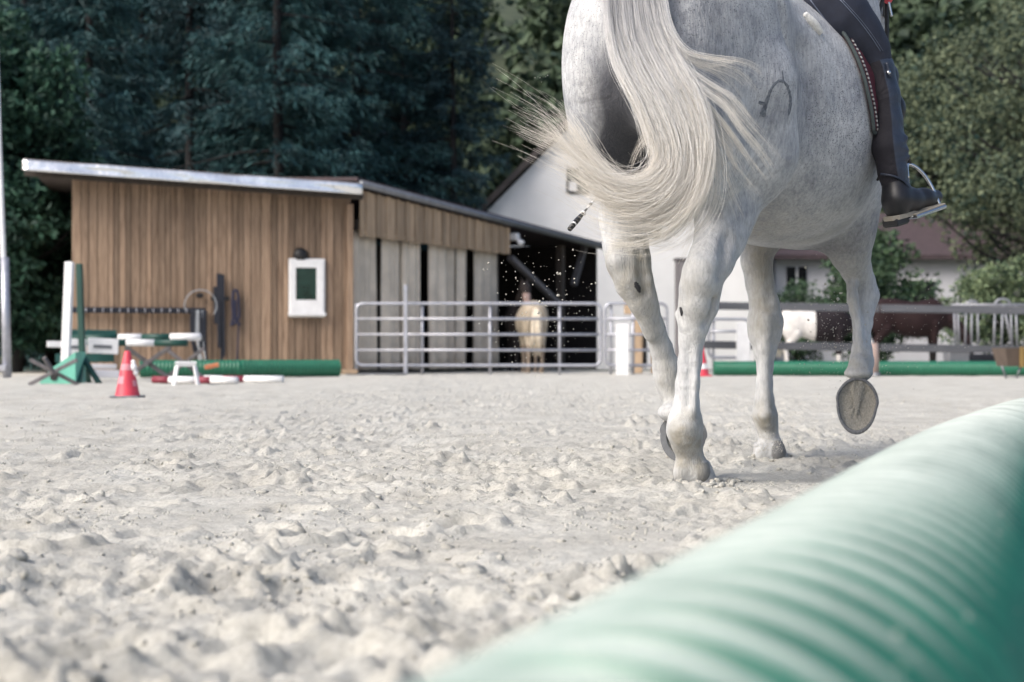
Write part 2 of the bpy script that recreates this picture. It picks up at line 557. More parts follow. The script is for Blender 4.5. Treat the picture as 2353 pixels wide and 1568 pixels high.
def resample(P, step):
    P = np.asarray(P, float)
    L = np.concatenate([[0], np.cumsum(np.linalg.norm(np.diff(P, axis=0), axis=1))])
    t = np.arange(0, L[-1], step)
    return np.stack([np.interp(t, L, P[:, k]) for k in range(P.shape[1])], -1), t

def corrugated(name, path, rad, pitch, depth, mat, parent=None, per=10, n=72, hollow=True):
    P, t = resample(path, pitch / per)
    T = np.gradient(P, axis=0); T /= np.linalg.norm(T, axis=1)[:, None]
    S_ = np.cross(T, [0, 0, 1.0]); S_ /= np.linalg.norm(S_, axis=1)[:, None]
    U_ = np.cross(S_, T)
    w = np.sin(2 * math.pi * t / pitch)
    r = rad - depth * (1 - (.5 + .5 * w) ** 1.9)
    if hollow:
        a = np.linspace(0, 2 * math.pi, n, endpoint=False)
    V = P[:, None, :] + r[:, None, None] * (np.cos(a)[None, :, None] * S_[:, None, :] + np.sin(a)[None, :, None] * U_[:, None, :])
    m_ = len(P)
    inner = P[:, None, :] + (rad - depth * 1.4) * (np.cos(a)[None, :, None] * S_[:, None, :] + np.sin(a)[None, :, None] * U_[:, None, :])
    sel = list(range(0, m_ - 1, 12)) + [m_ - 1]
    Vin = inner[sel]; ns_ = len(sel)
    V = np.concatenate([V.reshape(-1, 3), Vin.reshape(-1, 3)])
    k = np.arange(n); k2 = (k + 1) % n
    Q = []
    for i in range(m_ - 1):
        Q.append(np.stack([i * n + k, (i + 1) * n + k, (i + 1) * n + k2, i * n + k2], -1))
    o0 = m_ * n
    Q.append(np.stack([k, k2, o0 + k2, o0 + k], -1))
    oe = o0 + (ns_ - 1) * n
    Q.append(np.stack([(m_ - 1) * n + k2, (m_ - 1) * n + k, oe + k, oe + k2], -1))
    for i in range(ns_ - 1):
        a0 = o0 + i * n
        Q.append(np.stack([a0 + k, a0 + k2, a0 + n + k2, a0 + n + k], -1))
    return obj(name, mesh_np(name, V, np.concatenate(Q)), mat, parent)

PIPE_R = .165
edge = [(-.78, -1.2), (-.29, 0.0), (-.040, .556), (.232, 1.216), (.574, 2.10), (.91, 2.905), (1.51, 4.2), (2.35, 5.7), (3.4, 7.3)]
ctr = []
for i, e in enumerate(edge):
    a_, b_ = np.array(edge[max(i - 1, 0)]), np.array(edge[min(i + 1, len(edge) - 1)])
    t_ = (b_ - a_) / np.linalg.norm(b_ - a_)
    ctr.append((e[0] * 1.055 + t_[1] * .068, e[1] * 1.055 - t_[0] * .068, .095))        # lies partly sunk in the sand
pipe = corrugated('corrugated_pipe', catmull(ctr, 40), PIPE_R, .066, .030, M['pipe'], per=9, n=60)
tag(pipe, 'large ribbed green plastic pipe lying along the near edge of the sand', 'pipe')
# ------------------------------------------------------------------ wooden shed
def lerp(a, b, t): return a + (b - a) * t
SA = Vector((GX(165, 26.9), 26.9, 0)); SB = Vector((GX(806, 28.0), 28.0, 0))      # front corners
shed = tag(empty('wooden_shed', SA), 'brown board shed with shiny tin roof edge and small white window', 'shed')
def part(o, root):
    o.parent = root
    o.matrix_parent_inverse = root.matrix_basis.inverted()
    return o
sd = (SB - SA).normalized(); sn = Vector((sd.y, -sd.x, 0))                        # along wall, outward (to camera)
SL = (SB - SA).length
SH0, SH1 = 3.80, 3.55                                                               # eave height, left and right end
def SHt(t): return SH0 + (SH1 - SH0) * t / SL
SLOPE = Matrix.Rotation(math.atan2(SH0 - SH1, SL), 3, 'Y')
rotS = Matrix((sd, -sn, Vector((0, 0, 1)))).transposed()
def S(t, out, z): return SA + sd * t + sn * out + Vector((0, 0, z))
nb = 40
x = 0.0
wd = [random.choice([.10, .14, .17, .17, .12, .2]) for _ in range(nb)]
k = SL / sum(wd)
for i, w in enumerate(wd):
    w *= k
    batten = i % 3 == 1
    th = .024 + (.012 if batten else 0) + random.uniform(0, .004)
    hb = SHt(x + w / 2)
    part(box_obj('board', S(x + w / 2, th / 2, hb / 2), (w - .012, th, hb - .02), M['shed_wood'], None, rotS, .004), shed)
    x += w
DEPTH = 6.0
# board walls behind, dark lining, floor slab
SH = SH1
part(box_obj('wall_lining', S(SL / 2, -.03, SH / 2 - .05), (SL - .01, .04, SH - .1), M['dark_wood'], None, rotS), shed)
part(box_obj('side_wall', S(.03, -DEPTH / 2 - .06, SH / 2 - .1), (.06, DEPTH, SH - .2), M['shed_wood'], None, rotS), shed)
part(box_obj('side_wall', S(SL - .04, -DEPTH / 2 - .06, SH / 2 - .1), (.06, DEPTH, SH - .2), M['dark_wood'], None, rotS), shed)
part(box_obj('side_wall', S(SL / 2, -DEPTH - .1, SH / 2 - .1), (SL, .06, SH - .2), M['dark_wood'], None, rotS), shed)
part(box_obj('corner_post', S(SL - .02, .05, SH / 2 - .1), (.12, .10, SH - .22), M['shed_wood'], None, rotS), shed)
# roof: slab plus dented tin fascia
OL, OR = .78, .12
part(box_obj('roof', S(SL / 2 - (OL - OR) / 2, -DEPTH / 2 + .2, SHt(SL / 2 - (OL - OR) / 2) + .10), (SL + OL + OR, DEPTH + 1.0, .08), M['roof_felt'], None, rotS @ SLOPE), shed)
n = 60
vs, fs = [], []
for i in range(n + 1):
    t = lerp(-OL - .02, SL + OR + .03, i / n)
    for j, (o, z) in enumerate(((.72, .0), (.75, .002), (.752, .035), (.735, .055), (.74, .13), (.725, .20), (.60, .225))):
        dent = .03 * math.sin(t * 3.1 + j) * math.sin(t * 1.3 + 1) + .02 * (vnoise(np.array([t * 2.5]), np.array([j * .7]), 8)[0] - .5)
        vs.append(S(t, o + dent * (.4 if j < 2 else 1.0), SHt(t) - .08 + z))
for i in range(n):
    for j in range(6):
        a = i * 7 + j
        fs.append((a, a + 7, a + 8, a + 1))
mb = MB(); mb.add(vs, fs)
fas = part(mb.build('tin_fascia', M['tin'], None, True), shed)
mod = fas.modifiers.new('solid', 'SOLIDIFY'); mod.thickness = .006
part(box_obj('eave_beam', S(SL / 2 - .3, .45, SHt(SL / 2 - .3) - .09), (SL + 1.0, .10, .12), M['dark_wood'], None, rotS @ SLOPE), shed)
for t in np.linspace(-.6, SL + .02, 8):
    part(box_obj('rafter', S(t, .36, SHt(t) + .0), (.08, .62, .10), M['dark_wood'], None, rotS), shed)
# window
def shed_rect(px0, py0, px1, py1):
    """wall coordinates (t0, z0, t1, z1) for a frame rectangle on the shed front"""
    out = []
    for px, py in ((px0, py1), (px1, py0)):
        s_ = (px - CX) / FPX
        t = (s_ * SA.y - SA.x) / (sd.x - s_ * sd.y)
        d = SA.y + sd.y * t
        out += [t, CAM_Z + (HZ - py) / FPX * d]
    return out
t0, z0, t1, z1 = shed_rect(663, 596, 746, 729)
win = part(MB().box(S((t0 + t1) / 2, .07, (z0 + z1) / 2), (t1 - t0, .08, z1 - z0), rotS, .01).build('window', M['white_paint']), shed)
gt0, gz0, gt1, gz1 = shed_rect(679, 617, 726, 690)
o = MB()
for (a, b_, c_, d_) in ((t0 + .03, z0 + .08, gt0, z1 - .03), (gt1, z0 + .08, t1 - .03, z1 - .03), (gt0, gz1, gt1, z1 - .03), (gt0, z0 + .08, gt1, gz0)):
    o.box(S((a + c_) / 2, .125, (b_ + d_) / 2), (c_ - a - .002, .04, d_ - b_ - .002), rotS, .006)
def child_of_part(o, p):
    """parent o (built in world coordinates) under part p that was built in world coordinates with part()"""
    o.parent = p
    o.matrix_parent_inverse = Matrix.Identity(4)
    return o
child_of_part(o.build('sash', M['white_paint']), win)
child_of_part(box_obj('pane', S((gt0 + gt1) / 2, .116, (gz0 + gz1) / 2), (gt1 - gt0, .012, gz1 - gz0), M['glass_green'], None, rotS, .001), win)
child_of_part(box_obj('sill', S((t0 + t1) / 2, .14, z0 + .05), (t1 - t0 + .03, .10, .05), M['white_paint'], None, rotS, .008), win)
c_ = shed_rect(690, 590, 691, 589)
mb = MB(); a = S(c_[0], .03, c_[1] + .02)
mb.tube([a, a + sn * .05, a + sn * .12], [.145, .14, .10], 20)
part(mb.build('round_lamp', M['black'], None, True), shed)
# dark tack rail with hooks
t0, z0, t1, z1 = shed_rect(168, 722, 472, 706)
rail = part(box_obj('tack_rail', S((t0 + t1) / 2, .14, (z0 + z1) / 2), (t1 - t0, .05, .11), M['rope_dark'], None, rotS), shed)
for i in range(14):
    t = lerp(t0 + .1, t1 - .35, i / 13)
    p = S(t, .165, (z0 + z1) / 2 + .03)
    child_of_part(MB().tube([p, p + sn * .06 + Vector((0, 0, -.005)), p + sn * .075 + Vector((0, 0, -.035)), p + sn * .05 + Vector((0, 0, -.075))], .011, 6).build('hook', M['galv'], None, True), rail)
for t in (t0 + .1, (t0 + t1) / 2, t1 - .06):
    child_of_part(box_obj('bracket', S(t, .075, (z0 + z1) / 2), (.05, .10, .06), M['rope_dark'], None, rotS), rail)

# ------------------------------------------------------------------ open barn continuing to the right
LA = Vector((GX(822, 28.1), 28.1, 0)); LB = Vector((GX(1166, 33.4), 33.4, 0))
ld = (LB - LA).normalized(); ln = Vector((ld.y, -ld.x, 0)); LL = (LB - LA).length
barn = tag(empty('open_barn', LA), 'low open barn with short board valance above hanging strip curtains', 'barn')
rotL = Matrix((ld, -ln, Vector((0, 0, 1)))).transposed()
def Lp(t, out, z): return LA + ld * t + ln * out + Vector((0, 0, z))
END = LL * 1.95
ztop = lambda t: lerp(3.70, 3.42, t / LL)
zb0 = 2.74
ns = 34
for i in range(ns):
    w = LL / ns
    t = (i + .5) * w
    h = ztop(t) - .06 - zb0
    part(box_obj('valance_board', Lp(t, .05 + (.018 if i % 2 else 0), zb0 + h / 2 - (0 if i % 2 else .01)), (w * (.86 if i % 2 else 1.0) - .006, .025, h), M['fascia_wood'], None, rotL, .004), barn)
part(box_obj('beam', Lp(LL / 2, -.03, zb0 + .22), (LL, .09, .2), M['dark_wood'], None, rotL), barn)
p0, p1 = Lp(-.12, .16, ztop(0) + .04), Lp(END, .16, ztop(END) + .04)
part(MB().tube([p0, p1], .075, 12).build('gutter', M['gutter'], None, True), barn)
rf0, rf1 = Lp(-.15, .1, ztop(0) + .1), Lp(END, .1, ztop(END) + .1)
bk = -ln * 9.0 + Vector((0, 0, .55))
mb = MB(); th = Vector((0, 0, .07))
mb.add([rf0, rf1, rf1 + bk, rf0 + bk, rf0 + th, rf1 + th, rf1 + bk + th, rf0 + bk + th], [(3, 2, 1, 0), (4, 5, 6, 7), (0, 1, 5, 4), (1, 2, 6, 5), (2, 3, 7, 6), (3, 0, 4, 7)])
part(mb.build('roof', M['tiles'], None), barn)
# strip curtains: each hanging strip is a part
def barn_t(px):
    s_ = (px - CX) / FPX
    return (s_ * LA.y - LA.x) / (ld.x - s_ * ld.y)
strips = [(817, 849), (845, 876), (889, 917), (912, 937), (935, 964), (959, 978), (998, 1033), (1030, 1060), (1056, 1086), (1099, 1127), (1122, 1151)]
for i, (a_, b_) in enumerate(strips):
    ta, tb = barn_t(a_), barn_t(b_)
    vs, fs = [], []
    nz, nw = 10, 8
    ph = random.uniform(0, 6)
    sw = random.uniform(-.02, .03)
    for jz in range(nz + 1):
        z = lerp(.06 + random.uniform(0, .02), zb0 + .12, jz / nz)
        f = 1 - jz / nz
        for jw in range(nw + 1):
            u_ = jw / nw
            t = lerp(ta, tb, u_) + sw * f * f
            vs.append(Lp(t, -.12 - .03 * (i % 2) + .060 * math.sin(u_ * 9 + ph + f * .8) * (.6 + .6 * f), z))
    for jz in range(nz):
        for jw in range(nw):
            a = jz * (nw + 1) + jw
            fs.append((a, a + 1, a + nw + 2, a + nw + 1))
    mb = MB(); mb.add(vs, fs)
    o = part(mb.build('curtain_strip', M['curtain'], None, True), barn)
    md = o.modifiers.new('solid', 'SOLIDIFY'); md.thickness = .008
for px_ in (812, 1160, 1312, 1500):
    t = barn_t(px_)
    part(box_obj('post', Lp(t, -.3, ztop(t) / 2 - .03), (.17, .17, ztop(t) - .08), M['dark_wood'], None, rotL), barn)
for (a_, b_) in (((1344, 566), (1318, 655)), ((1172, 592), (1286, 700))):
    ta, tb = barn_t(a_[0]), barn_t(b_[0])
    da, db = (LA + ld * ta).y + .4, (LA + ld * tb).y + .4
    part(MB().bar(W(a_[0], a_[1], da), W(b_[0], b_[1], db), .14, .12).build('brace', M['grey_wood']), barn)
# back and inner walls
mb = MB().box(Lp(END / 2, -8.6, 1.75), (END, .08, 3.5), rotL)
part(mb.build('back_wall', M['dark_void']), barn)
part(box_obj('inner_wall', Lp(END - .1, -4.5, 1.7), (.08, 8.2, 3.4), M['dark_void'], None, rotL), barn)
for i in range(16):
    t = LL + .1 + i * .27
    part(box_obj('wall_board', Lp(t, -5.2, 1.65), (.25, .03, 3.3), M['dark_wood'], None, rotL), barn)
part(box_obj('security_lamp', Lp(LL + .14, .12, zb0 + .42), (.16, .2, .17), M['white_paint'], None, rotL, .03), barn)
part(MB().tube([Lp(LL + .14, .2, zb0 + .34), Lp(LL + .16, .3, zb0 + .24)], [.05, .09], 12).build('lamp_head', M['white_paint'], None, True), barn)

# ------------------------------------------------------------------ white gabled barn behind
d = 47.0
gb = tag(empty('white_gabled_barn', (GX(1400, d), d, 0)), 'white plastered barn with steep dark gable roof behind the open barn', 'barn')
xl, xr, xm = GX(1085, d), GX(1740, d), GX(1440, d)
ze, zr = CAM_Z + (HZ - 520) / FPX * d, CAM_Z + (HZ - 160) / FPX * d
vs = [(xl, d, -.1), (xr, d, -.1), (xr, d, ze), (xm, d, zr), (xl, d, ze)]
vs += [(a, b_ + 9, c_) for a, b_, c_ in vs]
mb = MB(); mb.add(vs, [(0, 1, 2, 3, 4), (9, 8, 7, 6, 5), (0, 4, 9, 5), (1, 6, 7, 2)])
part(mb.build('wall', M['white_plaster']), gb)
for sgn, xe in ((-1, xl), (1, xr)):
    a = Vector((xm, d - .35, zr + .12)); b_ = Vector((xe + sgn * .75, d - .35, ze - .75 * (zr - ze) / abs(xm - xe) + .12))
    up = Vector((0, 0, .26)); bk = Vector((0, 9.8, 0))
    mb = MB(); mb.add([a, b_, b_ + bk, a + bk, a + up, b_ + up, b_ + bk + up, a + bk + up], [(3, 2, 1, 0), (4, 5, 6, 7), (0, 1, 5, 4), (1, 2, 6, 5), (2, 3, 7, 6), (3, 0, 4, 7)])
    part(mb.build('roof', M['roof_felt']), gb)
wn_ = part(box_obj('window', (GX(1328, d), d - .02, CAM_Z + (HZ - 416) / FPX * d), (.76, .08, .84), M['black']), gb)
for sx in (-1, 1):
    for sz in (-1, 1):
        child_of_part(box_obj('pane', (GX(1328, d) + sx * .17, d - .065, CAM_Z + (HZ - 416) / FPX * d + sz * .19), (.27, .02, .31), M['white_paint'] if sz * sx > 0 else M['glass_green'], None, None, .003), wn_)

# ------------------------------------------------------------------ small white house with chimney, far
d = 62.0
hs_ = tag(empty('small_house', (GX(1682, d), d, 0)), 'far small white house with dark roof and brown chimney', 'house')
def zz(py, d): return CAM_Z + (HZ - py) / FPX * d
# ------------------------------------------------------------------ house with red tiled roof
d = 50.0
def house(root, x0, x1, d, zeave, zridge, dep, wall, roof, over=.5):
    part(box_obj('wall', ((x0 + x1) / 2, d + dep / 2, zeave / 2), (x1 - x0, dep, zeave), wall, None, None, .01), root)
    up = Vector((0, 0, .16))
    for (ya, yb) in ((d - over, d + dep / 2), (d + dep + over, d + dep / 2)):
        za = zeave - over * (zridge - zeave) / (dep / 2) + .08
        a, b_, c_, e_ = Vector((x0 - over, ya, za)), Vector((x1 + over, ya, za)), Vector((x1 + over, yb, zridge)), Vector((x0 - over, yb, zridge))
        mb = MB(); mb.add([a, b_, c_, e_, a + up, b_ + up, c_ + up, e_ + up], [(3, 2, 1, 0), (4, 5, 6, 7), (0, 1, 5, 4), (1, 2, 6, 5), (2, 3, 7, 6), (3, 0, 4, 7)])
        part(mb.build('roof', roof), root)
    for xg in (x0, x1):
        mb = MB()
        mb.add([(xg - .04, d + .02, zeave), (xg - .04, d + dep - .02, zeave), (xg - .04, d + dep / 2, zridge), (xg + .04, d + .02, zeave), (xg + .04, d + dep - .02, zeave), (xg + .04, d + dep / 2, zridge)], [(0, 2, 1), (3, 4, 5), (0, 1, 4, 3), (1, 2, 5, 4), (2, 0, 3, 5)])
        part(mb.build('gable', wall), root)
house(hs_, GX(1655, 62), GX(1712, 62), 62.0, zz(683, 62), zz(664, 62), 4.0, M['white_plaster'], M['black'], .15)
part(box_obj('chimney', (GX(1690, 62), 63.6, zz(655, 62)), (.62, .6, .9), M['brick']), hs_)
hr = tag(empty('tiled_house', (GX(2000, 50), 50, 0)), 'white house with faded red tiled roof and dark garage opening', 'house')
house(hr, GX(1782, 50), GX(2420, 50), 50.0, zz(588, 50), zz(478, 50), 7.0, M['cream_wall'], M['tiles'])
g = part(box_obj('garage_opening', (GX(2108, 50), 49.97, zz(690, 50) - .3), (GX(2146, 50) - GX(2070, 50), .08, 1.9), M['window_dark']), hr)
child_of_part(box_obj('lintel', (GX(2108, 50), 49.93, zz(690, 50) + .7), (1.3, .1, .1), M['white_paint']), g)
for px_ in (1830, 1960):
    w_ = part(box_obj('window', (GX(px_, 50), 49.97, zz(640, 50)), (.7, .08, .8), M['window_dark']), hr)
    child_of_part(box_obj('frame', (GX(px_, 50), 49.92, zz(640, 50)), (.07, .06, .8), M['white_paint']), w_)
# ------------------------------------------------------------------ vegetation
M['spruce_blue'] = foliage('spruce_needles', (.005, .022, .026), (.040, .108, .112))
M['spruce_dark'] = foliage('dark_spruce_needles', (.005, .018, .023), (.032, .082, .095))
M['thuja'] = foliage('thuja_foliage', (.006, .023, .017), (.028, .078, .05))
M['wood_green'] = foliage('hillside_foliage', (.018, .038, .026), (.085, .125, .07))
M['autumn'] = foliage('autumn_leaves', (.009, .032, .028), (.14, .17, .10))
M['bush'] = foliage('bush_leaves', (.014, .042, .03), (.16, .21, .11))
M['bush_dark'] = foliage('dark_bush_leaves', (.012, .035, .025), (.07, .12, .06))

def cards(P, D, L, Wd, g, bend=.2):
    """leaf faces: base P, direction D, length L, width Wd"""
    n = len(P)
    D = D / np.linalg.norm(D, axis=1)[:, None]
    rv = g.normal(size=(n, 3))
    Sd = np.cross(D, rv); Sd /= np.linalg.norm(Sd, axis=1)[:, None] + 1e-9
    Nn = np.cross(D, Sd)
    L = L[:, None]; Wd = Wd[:, None]
    a = P - Sd * Wd * .2
    b = P + D * L * .5 + Sd * Wd * .5 + Nn * L * bend * .3
    c = P + D * L - Nn * L * bend * .2
    d = P + D * L * .45 - Sd * Wd * .5 + Nn * L * bend * .3
    V = np.stack([a, b, c, d], 1).reshape(-1, 3)
    Q = np.arange(4 * n).reshape(n, 4)
    return V, Q

def conifer(seed, H, Rb, nb, per, size=1.0, droop=.45):
    g = np.random.default_rng(seed)
    t = np.sort(g.random(nb) ** .85)
    t = .03 + .96 * t
    az = g.random(nb) * 6.283
    Lb = Rb * (1 - t) ** .75 * g.uniform(.6, 1.12, nb) + .25
    Ps, Ds, Ls, Ws = [], [], [], []
    mb = MB()
    zz_ = np.linspace(0, H, 12)
    mb.tube([(.05 * math.sin(z * .5), .05 * math.cos(z * .4), z) for z in zz_], [.17 * (H / 16) * (1 - .93 * z / H) + .02 for z in zz_], 9)
    for i in range(nb):
        n = max(6, int(per * Lb[i] / Rb * 1.3))
        u_ = .12 + .88 * g.random(n) ** .7
        dirx, diry = math.cos(az[i]), math.sin(az[i])
        dr = droop * g.uniform(.45, 1.7)
        side = g.normal(size=n) * .11 * Lb[i] * (1.25 - u_)
        zc = t[i] * H + Lb[i] * (.20 * u_ - dr * u_ ** 1.6 + .16 * u_ ** 5) - np.abs(side) * .7 - g.random(n) ** 3 * .45
        p = np.stack([dirx * Lb[i] * u_ - diry * side, diry * Lb[i] * u_ + dirx * side, zc], -1)
        sg = np.sign(g.normal(size=n))
        dd = np.stack([dirx * .7 - diry * sg * .7, diry * .7 + dirx * sg * .7, np.full(n, -.75) + .4 * g.normal(size=n)], -1) + .2 * g.normal(size=(n, 3))
        Ps.append(p); Ds.append(dd)
        Ls.append(size * g.uniform(.22, .5, n) * (1.1 - .45 * u_)); Ws.append(size * g.uniform(.035, .075, n))
        if i % 5 == 0:
            q = [(dirx * Lb[i] * v, diry * Lb[i] * v, t[i] * H + Lb[i] * (.16 * v - droop * v ** 1.6 + .12 * v ** 5)) for v in (0, .3, .6, .9)]
            mb.tube(q, [.05, .035, .022, .008], 5, False)
    V, Q = cards(np.concatenate(Ps), np.concatenate(Ds), np.concatenate(Ls), np.concatenate(Ws), g)
    return mesh_np('conifer_crown', V, Q, smooth=False), mb

def leafy(seed, H, crown, ncl, nleaf, leaf, trunk_r=.16, clump=.7, base=.25):
    """broadleaf: crown = (rx, ry, rz), centre height H - rz"""
    g = np.random.default_rng(seed)
    rx, ry, rz = crown
    zc = H - rz
    mb = MB()
    C = []
    while len(C) < ncl:
        p = g.normal(size=3); p /= np.linalg.norm(p)
        p *= g.random() ** .35
        q = np.array([p[0] * rx, p[1] * ry, zc + p[2] * rz]) * np.array([1, 1, 1]) + .1 * g.normal(size=3)
        if q[2] > base: C.append(q)
    C = np.array(C)
    top = zc + .3 * rz
    mb.tube([(0, 0, -.1), (.05, .02, top * .35), (-.05, .04, top * .7), (0, 0, top)], [trunk_r, trunk_r * .8, trunk_r * .55, trunk_r * .2], 9)
    for c in C[:: 2]:
        h0 = min(max(c[2] - .5 * np.hypot(c[0], c[1]) - .2, .25 * top), top * .95)
        mid = np.array([c[0] * .5, c[1] * .5, h0 + (c[2] - h0) * .35]) + .08 * g.normal(size=3)
        mb.tube([(0, 0, h0), tuple(mid), tuple(c)], [trunk_r * .3, trunk_r * .18, .012], 5, False)
    Ps = np.repeat(C, nleaf, 0)
    off = g.normal(size=(len(Ps), 3)); off /= np.linalg.norm(off, axis=1)[:, None]
    sc = np.repeat(g.uniform(.6, 1.2, ncl), nleaf)
    off *= (g.random(len(Ps)) ** .45 * clump * sc)[:, None]
    off[:, 2] *= .75
    P = Ps + off
    D = off + .6 * g.normal(size=off.shape) * clump; D[:, 2] -= .15 * clump
    V, Q = cards(P, D, leaf * g.uniform(.6, 1.3, len(P)), leaf * g.uniform(.4, .8, len(P)), g)
    return mesh_np('leafy_crown', V, Q, smooth=False), mb

def tree(name, crown_me, trunk_mb, fmat, loc, rz, sc, label, cat='tree', group=None, like=None):
    if like is not None:
        r = copy_tree(like)
        r.location = loc; r.rotation_euler = (0, 0, rz); r.scale = (sc,) * 3
        tag(r, label, cat, group)
        return r
    r = empty(name, loc, rz)
    r.scale = (sc,) * 3
    obj('crown', crown_me, fmat, r)
    trunk_mb.build('trunk', M['bark'], r, True)
    return tag(r, label, cat, group)

GS = 'spruces behind the shed'
ca, ta = conifer(1, 17, 4.2, 210, 200)
sp1 = tree('spruce_tree', ca, ta, M['spruce_blue'], (GX(640, 42), 42, 0), 0.3, 1.08, 'broad dark blue spruce rising behind the middle of the tin roof', group=GS)
cb, tb_ = conifer(2, 16, 3.4, 180, 200)
sp2 = tree('spruce_tree', cb, tb_, M['spruce_dark'], (GX(1040, 46), 46, 0), 1.2, .88, 'pointed dark spruce standing between the shed roof and the white gable', group=GS)
cc, tc_ = conifer(3, 15, 3.0, 170, 200)
sp3 = tree('spruce_tree', cc, tc_, M['spruce_blue'], (GX(200, 36), 36, 0), 2.2, 1.0, 'blue green spruce behind the left end of the tin roof', group=GS)
tree('spruce_tree', None, None, None, (GX(820, 45), 45, 0), 4.0, 1.1, 'tall spruce behind the right end of the tin roof', group=GS, like=sp1)
tree('spruce_tree', None, None, None, (GX(440, 45), 45, 0), 5.1, 1.15, 'dense spruce between the left end and the middle of the shed roof', group=GS, like=sp2)
tree('spruce_tree', None, None, None, (GX(60, 46), 46, 0), .7, 1.2, 'dark spruce at the far left behind the thuja', group=GS, like=sp1)
for k, (px_, d_, l_) in enumerate(((330, 52, sp3), (560, 53, sp1), (730, 55, sp2), (930, 56, sp3), (140, 55, sp2))):
    tree('spruce_tree', None, None, None, (GX(px_, d_), d_, 0), k * 1.3 + .4, 1.25, ('far spruce in the gap between the two left spruces', 'far spruce left behind the broad spruce in the middle', 'far spruce between the middle spruce and the tall one', 'far spruce behind the pointed spruce left of the gable', 'far spruce above the left end of the tin roof')[k], group='second row of spruces', like=l_)
# thuja at the left edge
th, tt = leafy(21, 7.4, (1.5, 1.5, 3.6), 130, 150, .20, .12, .55, .2)
t1_ = tree('thuja_tree', th, tt, M['thuja'], (GX(40, 30.5), 30.5, 0), 0, 1.0, 'tall green thuja at the left edge behind the white pole', 'thuja', 'thujas left of the shed')
tree('thuja_tree', None, None, None, (GX(125, 32.5), 32.5, 0), 1.7, .80, 'shorter dark thuja squeezed beside the left shed corner', 'thuja', 'thujas left of the shed', like=t1_)
tree('thuja_tree', None, None, None, (GX(-60, 31), 31, 0), 2.9, 1.1, 'outermost thuja half cut off by the left picture edge', 'thuja', 'thujas left of the shed', like=t1_)
# right: autumn tree, bushes
a1, at = leafy(31, 11.4, (4.2, 3.6, 4.4), 165, 150, .17, .22, .75, 2.5)
au1 = tree('autumn_tree', a1, at, M['autumn'], (GX(2385, 41), 41, 0), .4, 1.0, 'loose tree turning yellow at the upper right edge', group='broadleaf trees right of the rider')
tree('autumn_tree', None, None, None, (GX(2110, 58), 58, 0), 2.0, 1.15, 'greener tree right behind the riding boot', group='broadleaf trees right of the rider', like=au1)
tree('autumn_tree', None, None, None, (GX(2480, 52), 52, 0), 3.6, 1.25, 'tree cut off by the right picture edge above the bush', group='broadleaf trees right of the rider', like=au1)
b1, bt = leafy(41, 2.9, (1.5, 1.3, 1.35), 60, 130, .13, .07, .42, .1)
bu1 = tree('round_bush', b1, bt, M['bush'], (GX(2300, 37), 37, 0), 0, 1.0, 'big rounded light green bush right of the garage opening', 'bush', 'bushes before the tiled house')
b2, bt2 = leafy(42, 3.0, (1.0, 1.0, 1.4), 60, 120, .13, .07, .45, .1)
bu2 = tree('tall_bush', b2, bt2, M['bush_dark'], (GX(1985, 40), 40, 0), 0, 1.12, 'upright dark bush seen between the front legs of the horse', 'bush', 'bushes before the tiled house')
tree('tall_bush', None, None, None, (GX(1835, 39), 39, 0), 1.1, .75, 'low dark bush just right of the planted foreleg', 'bush', 'bushes before the tiled house', like=bu2)
tree('round_bush', None, None, None, (GX(2440, 36), 36, 0), 2.1, 1.05, 'rounded bush at the right picture edge', 'bush', 'bushes before the tiled house', like=bu1)
tree('tall_bush', None, None, None, (GX(2012, 44), 44, 0), 4.1, 1.38, 'olive bush left of the garage opening', 'bush', 'bushes before the tiled house', like=bu2)

# wooded hillside: reads as one mass
g = np.random.default_rng(77)
f1, _ = conifer(51, 15, 3.6, 90, 22, 3.4)
f2, _ = leafy(52, 12, (4, 4, 5), 46, 36, .68, .2, 1.3, 1.0)
def arr(me):
    v = np.empty(len(me.vertices) * 3, np.float32); me.vertices.foreach_get('co', v)
    return v.reshape(-1, 3)
protos = [arr(f1), arr(f2)]
Vs, Qs, nv = [], [], 0
for i in range(128):
    d_ = 66 + 70 * g.random() ** 1.3
    px_ = g.uniform(-150, 2600) if i < 84 else g.choice([-1, 1]) * g.uniform(1300, 2900) + 1200
    kind = 0 if g.random() < (.5 if px_ < 1000 else .18) else 1
    v = protos[kind]
    a_ = g.random() * 6.28
    s_ = g.uniform(.8, 1.25)
    x_, y_ = v[:, 0] * math.cos(a_) - v[:, 1] * math.sin(a_), v[:, 0] * math.sin(a_) + v[:, 1] * math.cos(a_)
    z0_ = max(0, min(d_ - 62, 130)) * .42 - .5
    Vs.append(np.stack([x_ * s_ + GX(px_, d_), y_ * s_ + d_, v[:, 2] * s_ + z0_], -1))
    Qs.append(np.arange(len(v)).reshape(-1, 4) + nv); nv += len(v)
tag(obj('wooded_hillside', mesh_np('wooded_hillside', np.concatenate(Vs), np.concatenate(Qs), smooth=False), M['wood_green']), 'far wooded hillside of olive green trees behind the buildings', 'wood', kind='stuff')
bpy.data.meshes.remove(f1); bpy.data.meshes.remove(f2)
